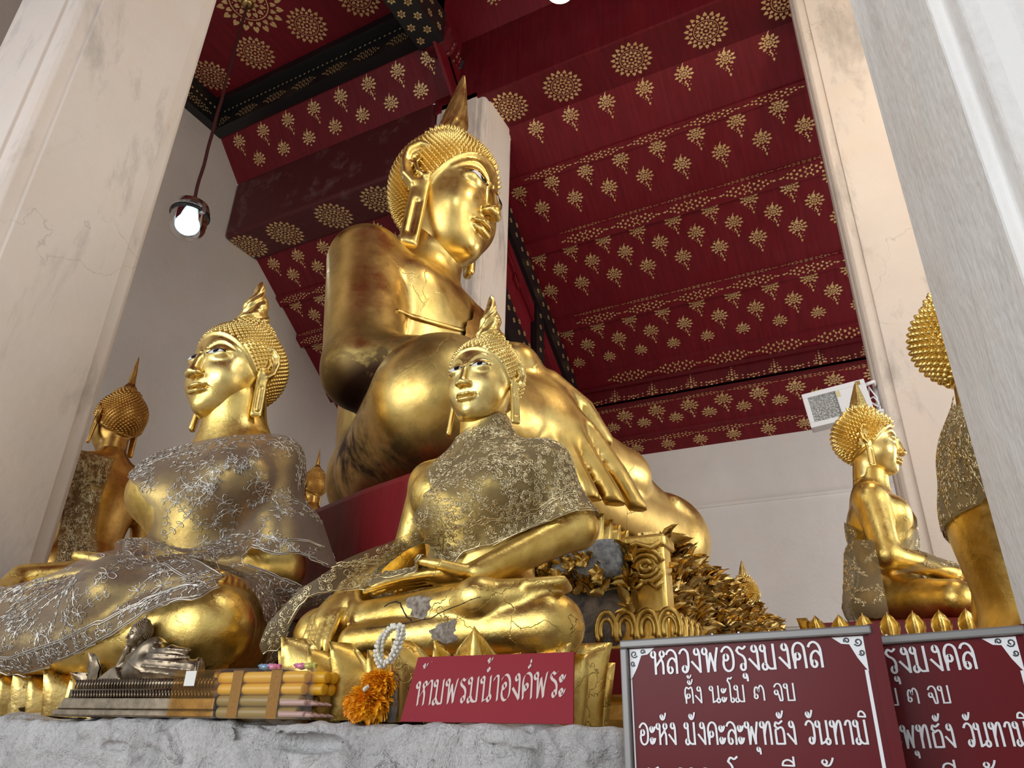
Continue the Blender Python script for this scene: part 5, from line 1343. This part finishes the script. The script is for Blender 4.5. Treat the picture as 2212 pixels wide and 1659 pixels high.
# flower garland leaning on the petals
g0 = at(800, 1552, Y=LY-.03)
GA = thing('flower_garland', 'garland of white jasmine with two orange marigolds', 'garland', (g0[0], LY-.02, PZ))
def marigold(c, R, squash, seed):
    r = np.random.default_rng(seed); mb = MB()
    for d in fib(150):
        if d[2] < -.85: continue
        d = d/np.linalg.norm(d); q = np.array(c)+d*R*np.array((1, 1, squash))*r.uniform(.55, .8)
        v, f = leaflet(R*.34, R*.5, .5, .18, r); zc = d; xa = np.cross((0.3, .2, 1), zc); xa /= np.linalg.norm(xa); Rm = np.stack([xa, np.cross(zc, xa), zc], 1)
        mb.add(v@rot('z', r.uniform(-60, 60)).T@Rm.T+q, f)
    mb.lathe([(.001, -R*.6*squash), (R*.7, 0), (.001, R*.6*squash)], 12, c)
    mb.build('marigold', M['marigold'], GA, True)
marigold((-.012, -.004, .030), .044, .68, 2); marigold((.004, .004, .066), .034, .80, 3)
def bud(c, d, L):
    mb = MB(); d = np.array(d, float); d /= np.linalg.norm(d); c = np.array(c, float)
    mb.tube([c, c+d*L*.35, c+d*L*.6, c+d*L*.85, c+d*L], [.0018, .0028, .0042, .0036, .001], 7); return mb
mb = MB()
path = [(.004, .012, .118), (-.010, .012, .135), (-.015, .016, .158), (-.012, .02, .180), (.002, .024, .198), (.018, .026, .206), (.031, .024, .197), (.035, .02, .178), (.031, .016, .155), (.022, .012, .136), (.010, .010, .120)]
path = np.array(path); path[:, 2] = .098+(path[:, 2]-.118)*.97; k_ = np.linspace(0, len(path)-1, 26); PP = np.stack([np.interp(k_, range(len(path)), path[:, i]) for i in range(3)], 1)
rr = np.random.default_rng(4)
for i in range(len(PP)-1):
    d = PP[i+1]-PP[i]
    for j in range(5):
        a = 2*math.pi*j/5+i; s = np.array((math.cos(a)*.6, math.sin(a), math.sin(a)*.2)); b_ = bud(PP[i]+s*.002, -d/np.linalg.norm(d)*.6+s*.75 if i > 12 else d/np.linalg.norm(d)*.6+s*.75, .013); mb.add(b_.v, b_.f)
mb.build('jasmine_string', M['jasmine'], GA, True)
mb = MB()
for j in range(4): b_ = bud((-.004, -.030, .052), (math.cos(j*.9-1.3)*1.0, -.3, math.sin(j*1.1)+.3), .016); mb.add(b_.v, b_.f)
mb.build('jasmine_tuft', M['jasmine'], GA, True)
# scraps of flaked lacquer between the petals
def scrap(px, py, s, label, mat='black_plastic'):
    p = at(px, py, Y=LY+.0); t = thing('stone_chip', label, 'chip', (p[0], LY, PZ)); mb = MB()
    r = np.random.default_rng(int(px)); n = 7; h = max(p[2]-PZ+s*.7, s*1.2)
    ring = lambda z, q: [(q*s*.6*r.uniform(.7, 1.2)*math.cos(2*math.pi*k/n), .012*q*math.sin(2*math.pi*k/n), z*r.uniform(.9, 1.1)) for k in range(n)]
    V = ring(.0005, .7)+ring(h*.5, 1)+ring(h*.85, .9)+[(0, 0, h)]
    V[:n] = [(x, y, 0) for x, y, z in V[:n]]
    mb.add(V, [(j*n+k, j*n+(k+1) % n, (j+1)*n+(k+1) % n, (j+1)*n+k) for j in range(2) for k in range(n)]+[(2*n+k, 2*n+(k+1) % n, 3*n) for k in range(n)]+[tuple(range(n))[::-1]])
    mb.build('chip', M[mat], t)
scrap(846, 1475, .03, 'dark flake standing between garland and golden petals', 'stone_broken'); scrap(846, 1530, .025, 'dark flake at the foot of the marigolds', 'stone_broken')
scrap(478, 1484, .035, 'grey crumb of plaster beside the candles', 'stone_grey')
# ------------------------------------------------------------------ lettering
def circ(cx, cy, r, a0=90, a1=450, n=12): return [(cx+r*math.cos(math.radians(a0+(a1-a0)*k/n)), cy+r*math.sin(math.radians(a0+(a1-a0)*k/n))) for k in range(n+1)]
R_ = .125
def loop(cx, cy): return circ(cx, cy, R_)
G = {  # strokes in a cell one high; value = (width, strokes)
 'h': (.80, [loop(.14, .84), [(.25, .84), (.25, .0)], [(.25, .30), (.48, .52), (.62, .66)], loop(.66, .84), [(.60, .73), (.62, .60), (.70, .42), (.70, 0)]]),
 'l': (.72, [[(.06, .82), (.16, .95), (.34, 1.0), (.52, .92), (.62, .75), (.64, .55), (.64, 0)], [(.64, .42), (.50, .60), (.36, .64), (.20, .54), (.12, .36), (.12, .12)], loop(.26, .14)]),
 'w': (.62, [[(.06, .82), (.16, .95), (.32, 1.0), (.46, .92), (.54, .76), (.54, .30), (.44, .06), (.30, .02)], loop(.32, .16)]),
 'ng': (.62, [loop(.36, .86), [(.48, .88), (.52, .70), (.52, .0)], [(.52, .02), (.40, .14), (.06, .46)]]),
 'ph': (.98, [loop(.14, .86), [(.24, .82), (.28, .0)], [(.28, .02), (.46, .78)], [(.46, .78), (.66, .02)], [(.66, .02), (.70, .4), (.86, .98)]]),
 'o': (.76, [loop(.28, .56), [(.16, .50), (.12, .30), (.18, .10), (.34, 0), (.52, .04), (.64, .18), (.68, .46), (.64, .76), (.50, .95), (.32, 1.0), (.16, .92), (.06, .80)]]),
 'r': (.60, [loop(.36, .14), [(.48, .14), (.50, .40), (.40, .58), (.18, .70), (.10, .80)], [(.06, .80), (.20, .96), (.40, .88), (.56, .98)]]),
 'm': (.86, [loop(.14, .86), [(.25, .86), (.25, .20)], loop(.18, .12), [(.28, .16), (.42, .04), (.56, .02), (.70, .04)], [(.70, 1.0), (.70, 0)]]),
 'k': (.80, [loop(.32, .46), [(.22, .40), (.14, .20), (.14, 0)], [(.14, .20), (.10, .50), (.12, .76), (.24, .94), (.42, 1.0), (.60, .92), (.68, .72), (.70, 0)]]),
 't': (.80, [loop(.34, .44), [(.22, .40), (.14, .20), (.14, 0)], [(.14, .20), (.08, .50), (.10, .80), (.22, .98), (.40, .88), (.58, .98), (.68, .76), (.70, 0)]]),
 'n': (.86, [loop(.14, .86), [(.25, .86), (.25, .0)], [(.25, .02), (.44, .08), (.58, .14)], loop(.68, .12), [(.70, 1.0), (.70, .2)]]),
 'a_': (.46, [circ(.14, .72, .10), [(.06, .68), (.10, .60), (.20, .58), (.32, .66), (.40, .82)], circ(.14, .20, .10), [(.06, .16), (.10, .06), (.20, .04), (.32, .12), (.40, .28)]]),
 'oo': (.48, [loop(.34, .12), [(.24, .16), (.22, .40), (.22, .95), (.18, 1.14), (.06, 1.30)], [(.06, 1.30), (.16, 1.46), (.30, 1.40), (.42, 1.50)]]),
 '3': (.92, [loop(.18, .30), [(.10, .36), (.08, .60), (.18, .84), (.32, .80), (.40, .58), (.44, .80), (.56, .94), (.70, .86), (.78, .60), (.78, .06)]]),
 'c': (.74, [loop(.20, .50), [(.20, .40), (.34, .40), (.40, .20), (.44, .02)], [(.08, .82), (.22, .98), (.44, 1.0), (.58, .86), (.62, .60), (.62, .06)], [(.44, .02), (.62, .02)]]),
 'b': (.86, [loop(.14, .86), [(.25, .86), (.25, 0)], [(.25, .02), (.70, .02)], [(.70, 1.0), (.70, 0)]]),
 'aa': (.48, [[(.04, .80), (.14, .96), (.28, .98), (.36, .84), (.36, 0)]]),
 'th': (.84, [loop(.14, .86), [(.25, .86), (.25, 0)], [(.25, .40), (.40, .80), (.54, .98), (.66, .86), (.68, 0)]]),
 'dh': (.76, [[(.10, .80), (.18, .96), (.36, .90), (.60, 1.02)], [(.10, .80), (.24, .68), (.12, .60), (.12, .02)], [(.12, .02), (.64, .02)], [(.24, .66), (.50, .74), (.64, .56), (.64, .02)]]),
}
MK = {'^': [circ(.10, 1.30, .085), [(.04, 1.24), (.12, 1.16), (.26, 1.18), (.36, 1.34), (.40, 1.46)]],            # mai han akat
      'i': [[(.0, 1.16), (.06, 1.32), (.22, 1.38), (.38, 1.28), (.42, 1.14)], [(.0, 1.16), (.42, 1.14)]],
      'ii': [[(.0, 1.16), (.06, 1.32), (.22, 1.38), (.38, 1.28), (.42, 1.14)], [(.0, 1.16), (.42, 1.14)], [(.42, 1.14), (.42, 1.50)]],
      '1': [[(.16, 1.58), (.16, 1.22)]], '1h': [[(.16, 1.58), (.16, 1.22)]],
      '2': [circ(.06, 1.66, .055), [(.12, 1.64), (.08, 1.54), (.16, 1.56), (.26, 1.62), (.32, 1.74)]],
      'x': [circ(.14, 1.26, .06), [(.16, 1.34), (.24, 1.40), (.22, 1.52)]], 'dot': [circ(.10, 1.26, .075)],
      'u': [circ(.08, -.22, .085), [(.18, -.18), (.20, -.30), (.20, -.42)]]}
def smooth_line(P, n=5):
    P = np.array(P, float)
    if len(P) < 3: return P
    out = []
    for i in range(len(P)-1):
        p0_, p1_, p2_, p3_ = P[max(i-1, 0)], P[i], P[i+1], P[min(i+2, len(P)-1)]
        for t in np.linspace(0, 1, n, endpoint=False): out.append(.5*((2*p1_)+(-p0_+p2_)*t+(2*p0_-5*p1_+4*p2_-p3_)*t*t+(-p0_+3*p1_-3*p2_+p3_)*t**3))
    return np.array(out+[P[-1]])
def lay_text(mb, tokens, x0, z0, H, place, wx=1.0, weight=.10, nib=None, gap=.06, lift=0):
    """tokens: glyph keys, ' ' or '+mark'; place(x, z) -> 3D point of the board's face"""
    x = x0; cnt = [0]
    def stroke(P, ox, w):
        cnt[0] += 1; dd = 2.2e-5*(cnt[0] % 12)
        P = smooth_line(P); P = np.stack([ox+P[:, 0]*H*wx, z0+P[:, 1]*H], 1)
        if nib is None:
            T = np.gradient(P, axis=0); T /= np.linalg.norm(T, axis=1)[:, None]+1e-9; N = np.stack([-T[:, 1], T[:, 0]], 1)*H*w/2*np.array((1.0, .80)); P = P.copy(); P[0] -= T[0]*H*.02; P[-1] += T[-1]*H*.02
        else: N = np.tile(np.array(nib)*H*w, (len(P), 1))
        A = [place(*q, dd) for q in P+N]; B = [place(*q, dd) for q in P-N]; n = len(P)
        mb.add(A+B, [(i, i+1, n+i+1, n+i) for i in range(n-1)])
    for tk in tokens:
        if tk == ' ': x += .55*H*wx; continue
        if tk[0] == '+':
            for P in MK[tk[1:]]: stroke(P, x-(.52 if tk[1:] not in ('u',) else .34)*H*wx, weight*.85)
            continue
        w, S = G[tk]
        for P in S: stroke(P, x, weight)
        x += (w+gap)*H*wx
    return x
def text_w(tokens, H, wx, gap=.06): return sum((.55 if t_ == ' ' else 0 if t_[0] == '+' else G[t_][0]+gap) for t_ in tokens)*H*wx
T1 = ['h', 'l', 'w', 'ng', 'ph', '+1', 'o', 'r', '+u', '+1', 'ng', 'm', 'ng', 'k', 'l']
T2 = ['t', '+^', '+2', 'ng', ' ', 'n', 'a_', 'oo', 'm', ' ', '3', ' ', 'c', 'b']
T3 = ['o', 'a_', 'h', '+^', 'ng', ' ', 'm', '+^', 'ng', 'k', 'a_', 'l', 'a_', 'ph', '+u', 'th', 'dh', '+^', 'ng', ' ', 'w', '+^', 'n', 'th', 'aa', 'm', '+i']
T4 = ['dh', ' ', 'th', 'aa', ' ', 'oo', 'r', ' ', 'k', '+ii', ' ', 'k', '+^', 'ng']
TS = ['h', '+2', 'aa', 'm', 'ph', 'r', 'm', 'n', '+dot', '+2', 'aa', 'o', 'ng', 'k', '+x', 'ph', 'r', 'a_']
# ------------------------------------------------------------------ small red sign on the ledge
def board_place(o, u, w):
    o, u, w = np.array(o, float), np.array(u, float), np.array(w, float)
    return lambda x, z, d=0.0: o+u*x+w*z
a = at(868, 1551, Y=1.29); b = at(1240, 1542, Y=1.29); c_ = at(1247, 1412, Y=1.31)
SW = b[0]-a[0]; SH = (c_[2]-PZ)*1.03
SG = thing('small_sign', 'small red hand painted sign leaning on the golden petals', 'sign', (a[0], 1.285, PZ))
lean = math.radians(8); U_ = np.array((1, 0, 0)); W_ = np.array((0, math.sin(lean), math.cos(lean)))
mb = MB(); N_ = np.cross(U_, W_)
P4 = [(0.0, 0), (SW, 0), (SW*.99, SH), (SW*.055, SH*.99)]
mb.prism([U_*x+W_*z for x, z in P4], -N_*.004); mb.build('board', M['small_sign_red'], SG)
mb = MB(); Hs = SH*.37; wx_ = SW*.885/text_w(TS, Hs, 1.0, .05)
rise = .05
lay_text(mb, TS, SW*.075, SH*.30, Hs, lambda x, z, d=0.0: U_*x+W_*(z+rise*(x-SW*.5))+N_*(.0008+d), wx_, .055, (.75, .75), .05)
flat('letter_tan', (.60, .47, .42), .5, .1)
o = mb.build('lettering', M['letter_tan'], SG)
# ------------------------------------------------------------------ the two framed prayer boards
def prayer_board(label, tl, tr, Yd, height, left_frame, shift):
    A = at(*tl, Y=Yd); B = at(*tr, Y=Yd); W = B[0]-A[0]; top = (A[2]+B[2])/2
    t = thing('prayer_board', label, 'sign', (A[0], Yd, 0))
    tilt = (B[2]-A[2])/W
    pl_ = lambda x, z, d=0.0: np.array((x, -d, A[2]+z+tilt*x))
    def slab_(name, x0, x1, z0, z1, d0, d1, mat, bw=0):
        q = [pl_(x0, z0, d1), pl_(x1, z0, d1), pl_(x1, z1, d1), pl_(x0, z1, d1)]
        mb = MB(); mb.prism(q, (0, d1-d0, 0)); o = mb.build(name, mat, t)
        if bw: bevel(o, bw)
        return o
    fw = .0095
    slab_('panel', 0.002, W, -height, -.002, .0, .006, M['sign_red'])
    slab_('top_frame', 0, W-.008, -fw, 0, -.004, .013, M['steel_frame'], .002)
    if left_frame: slab_('side_frame', 0, fw, -height, -fw, -.004, .013, M['steel_frame'], .002)
    slab_('panel_edge', W-.012, W, -height, .001, -.003, .010, M['sign_red'])
    mb = MB(); n_ = .0066
    def ln(x0, x1, z0, z1): mb.add([pl_(x0, z0, n_), pl_(x1, z0, n_), pl_(x1, z1, n_), pl_(x0, z1, n_)], [(0, 1, 2, 3)])
    ln(W-.022, W-.0185, -height, -.045); 
    if left_frame: ln(fw+.001, fw+.003, -height, -.045)
    mb.build('white_border', M['paint_white'], t)
    # corner ornaments
    for sx in ((1, -1) if left_frame else (-1,)):
        mb = MB(); ox = fw+.001 if sx > 0 else W-.018
        def cp(x, z): return pl_(ox+sx*x, -fw-.001-z, n_)
        mb.add([cp(0, 0), cp(.032, 0), cp(.023, .007), cp(.015, .008), cp(.012, .015), cp(.009, .022), cp(.003, .032), cp(0, .036)], [tuple(range(8))])
        mb.build('corner_ornament', M['paint_white'], t)
        mb = MB()
        for (cx, cz, r_, h_) in ((.006, .006, .0045, 1), (.017, .004, .0032, -1), (.004, .017, .0032, 1)):
            P = np.array(spiral((cx, cz), .5, r_, 1.2, 12, h_)); T = np.gradient(P, axis=0); T /= np.linalg.norm(T, axis=1)[:, None]; N = np.stack([-T[:, 1], T[:, 0]], 1)*.0007; n = len(P)
            f_ = lambda q: pl_(ox+sx*q[0], -fw-.001-q[1], n_+.0005)
            mb.add([f_(q) for q in P+N]+[f_(q) for q in P-N], [(i, i+1, n+i+1, n+i) for i in range(n-1)])
        mb.build('corner_scroll', M['black_plastic'], t)
    for i, (tk, xl, xr, zb, Hh) in enumerate(((T1, .120, .862, -.0405, .0265), (T2, .262, .735, -.0735, .0175), (T3, .045, .985, -.1165, .0225), (T4, .06, .92, -.1640, .0235))):
        wx_ = (xr-xl)*(W-.03)/text_w(tk, Hh, 1.0)
        mb = MB(); lay_text(mb, tk, .004+xl*(W-.03)+.002, zb, Hh, lambda x, z, d=0.0: pl_(x, z, .0072+d), wx_, .104)
        o = mb.build('text_line', M['letter_silver'], t)
    mb = MB(); 
    for x in (.05, W-.05): mb.box((x-.012, .004, 0), (x+.012, .024, top-height+.10))
    mb.box((.0, .0, 0), (W, .03, .02)); mb.build('stand', M['steel_frame'], t)
    return t
prayer_board('front red prayer board with grey frame and white Thai text, overlapping its twin', (1345, 1386), (1899, 1351), .92, .62, True, 0)
prayer_board('second red prayer board behind, cut off by the right edge of the picture', (1652, 1396), (2228, 1351), .99, .62, True, 0)
# ------------------------------------------------------------------ lamps
def pendant(label, top, zc, s, mat, light):
    t = thing('pendant_lamp', label, 'lamp', (top[0], top[1], zc))
    dz = top[2]-zc
    mb = MB(); mb.lathe([(.02, 0), (.06*s/.17, .0), (.07*s/.17, -.03), (.05*s/.17, -.05), (.02, -.06)], 20, (0, 0, dz)); mb.build('ceiling_rose', M['brass'], t, True)
    z = np.linspace(dz-.05, .20*s/.17, 30); r = np.random.default_rng(3)
    mb = MB(); mb.tube([(.004*math.sin(k*.9), .004*math.cos(k*1.3), q) for k, q in enumerate(z)], .018, 8); mb.build('cord', M['rope_brown'], t, True)
    k = s/.17
    mb = MB(); mb.lathe([(.03*k, .22*k), (.09*k, .215*k), (.15*k, .18*k), (.172*k, .12*k), (.178*k, .075*k), (.172*k, .07*k), (.160*k, .11*k), (.14*k, .165*k), (.085*k, .20*k), (.03*k, .205*k)], 32, cap=False); mb.build('glass_cap', M['glass_frost'], t, True)
    mb = MB(); mb.lathe([(.170*k, .045*k), (.182*k, .05*k), (.182*k, .075*k), (.170*k, .078*k)], 32, cap=False); mb.build('black_band', M['black_plastic'], t, True)
    mb = MB(); mb.lathe([(.035*k, .21*k), (.05*k, .17*k), (.045*k, .09*k), (.03*k, .07*k)], 16)
    for a in range(3): mb.tube([(0, 0, .20*k), (.16*k*math.cos(a*2.09), .16*k*math.sin(a*2.09), .085*k)], .004*k, 5)
    mb.build('holder', M['steel'], t, True)
    mb = MB(); mb.box((.165*k, -.02*k, .03*k), (.195*k, .02*k, .09*k)); mb.build('clasp', M['steel'], t)
    th = np.linspace(0, math.pi/2, 12); pr = [(.165*k, .06*k), (.168*k, 0), (.166*k, -.06*k)]+[(.166*k*math.cos(a), -.06*k-.15*k*math.sin(a)) for a in th[1:]]
    mb = MB(); mb.lathe(pr, 32, cap=False); mb.build('glass_jar', light or M['glass_jar'], t, True)
    mb = MB(); mb.lathe([(.022*k, .07*k), (.035*k, .03*k), (.060*k, -.02*k), (.066*k, -.06*k), (.05*k, -.11*k), (.025*k, -.135*k), (.001, -.14*k)], 20); mb.build('bulb', mat, t, True)
    return t
t = NT('glass_jar'); tr = t.n('ShaderNodeBsdfTransparent'); tl_ = t.n('ShaderNodeBsdfTranslucent'); tl_.inputs[0].default_value = (.80, .92, .96, 1); mx = t.n('ShaderNodeMixShader'); mx2 = t.n('ShaderNodeMixShader'); mx.inputs[0].default_value = .45
t.L(tr.outputs[0], mx.inputs[1]); t.L(tl_.outputs[0], mx.inputs[2]); gl = t.n('ShaderNodeBsdfGlossy'); gl.inputs['Roughness'].default_value = .08; fr = t.n('ShaderNodeFresnel'); t.L(fr.outputs[0], mx2.inputs[0]); t.L(mx.outputs[0], mx2.inputs[1]); t.L(gl.outputs[0], mx2.inputs[2]); t.L(mx2.outputs[0], t.out.inputs[0]); M['glass_jar'] = t.m
pt = at(535, 6, Z=9.62); pc = at(393, 482, Y=pt[1])
pendant('lit white pendant jar lamp on a brown cord by the left pillar', (pt[0], pt[1], 9.62), pc[2], .185, M['lamp_cool'], None)
point('pendant_light', (pt[0], pt[1], pc[2]-.04), 50, (.82, .95, 1.0), .07)
qt = at(1210, -22, Y=4.0)
pendant('glowing warm lamp cut off by the top edge above the red beam', (qt[0], qt[1], 10.35), qt[2]+.10, .15, M['lamp_warm'], M['lamp_warm'])
point('warm_lamp_light', (qt[0], qt[1], qt[2]-.02), 60, (1.0, .86, .60), .07)
# white floodlight bracketed to the right column
FY = 5.34
fa, fb, fc_, fd_ = [at(x, y, Y=FY) for x, y in ((1730, 851), (1864, 816), (1893, 897), (1746, 924))]
FL = thing('floodlight', 'white square floodlight with speckled glass bracketed to the right column', 'lamp', tuple((fa+fc_)/2))
ctr = (fa+fc_)/2; ux = fb-fa; wl = np.linalg.norm(ux); ux /= wl; wz = fa-fd_; wz = wz-ux*np.dot(ux, wz); hl = np.linalg.norm(wz); wz /= hl; nf = np.cross(ux, wz)
def fl(x, z, d=0.0): return ux*(x-.5)*wl+wz*(z-.5)*hl+nf*d
def fslab(name, x0, x1, z0, z1, d0, d1, mat, bw=.004):
    mb = MB(); mb.prism([fl(x0, z0, d1), fl(x1, z0, d1), fl(x1, z1, d1), fl(x0, z1, d1)], nf*(d0-d1)); o = mb.build(name, mat, FL); bevel(o, bw); return o
fslab('housing', 0, 1, 0, 1, -.10, -.004, M['white_enamel'], .012)
fslab('frame_top', 0, 1, .86, 1, -.006, .02, M['white_enamel']); fslab('frame_bottom', 0, 1, 0, .14, -.006, .02, M['white_enamel']); fslab('frame_side', 0, .08, .14, .86, -.006, .02, M['white_enamel']); fslab('frame_side', .52, 1, .14, .86, -.006, .02, M['white_enamel'])
t = NT('speckled_glass'); M['speckled_glass'] = t.fin(t.ramp(t.voro(70, 'F1'), (.05, (.85, .87, .87)), (.35, (.40, .42, .42)), (.7, (.28, .30, .30))), .12, .2, t.bump(t.voro(70, 'F1'), .8, .01))
fslab('glass_pane', .08, .52, .14, .86, -.006, .006, M['speckled_glass'], .001)
fslab('tape_label', .53, .59, .66, .84, .0205, .0215, M['tape_cream'], .0002); fslab('tape_label', .86, .93, .86, .97, .0205, .0215, M['brass'], .0002)
mb = MB()
for x, z in ((.84, .80), (.88, .80), (.84, .66), (.88, .66), (.86, .52), (.90, .52), (.88, .38), (.90, .38)): mb.add([fl(x+.008*math.cos(a), z+.016*math.sin(a), .0212) for a in np.linspace(0, 5.4, 7)], [tuple(range(7))])
mb.build('vent_dots', M['black_plastic'], FL)
col = np.array((.14, 5.55, 0))-ctr
mb = MB(); a_ = fl(1.0, .9, -.04); b_ = np.array((.145, 5.50, a_[2]+ctr[2]+.02))-ctr; mb.tube([a_, a_+ux*.06+wz*.01, b_], .014, 6); c2 = fl(1.0, .1, -.04); d2 = np.array((.145, 5.50, c2[2]+ctr[2]-.02))-ctr; mb.tube([c2, c2+ux*.05, d2], .014, 6); mb.tube([b_, d2], .018, 6); mb.build('bracket', M['white_enamel'], FL, True)
mb = MB(); 
for k in range(3): mb.tube([fl(1.0, .6-.1*k, -.05), fl(1.04+.02*k, .8-.3*k, -.03), fl(1.10, .45-.12*k, -.02), np.array((.135, 5.52, ctr[2]-.1-.06*k))-ctr], .006, 6)
mb.build('wire', M['white_enamel'], FL, True)
# ------------------------------------------------------------------ groups of repeats
GRP = {'buddha_statue': 'golden Buddha statues', 'lace_shawl': 'lace shawls draped on the statues', 'pedestal': 'statue pedestals', 'pillar': 'white plaster pillars', 'ceiling_beam': 'red ceiling beams', 'lotus_seat': 'golden lotus bases', 'prayer_board': 'framed red prayer boards', 'pendant_lamp': 'pendant lamps', 'wrapped_sweet': 'wrapped sweets on the candles', 'stone_chip': 'loose chips on the ledge'}
for o in list(SC.objects):
    if o.parent is None and o.get('label'):
        k = o.name.split('.')[0]
        if k in GRP: o['group'] = GRP[k]
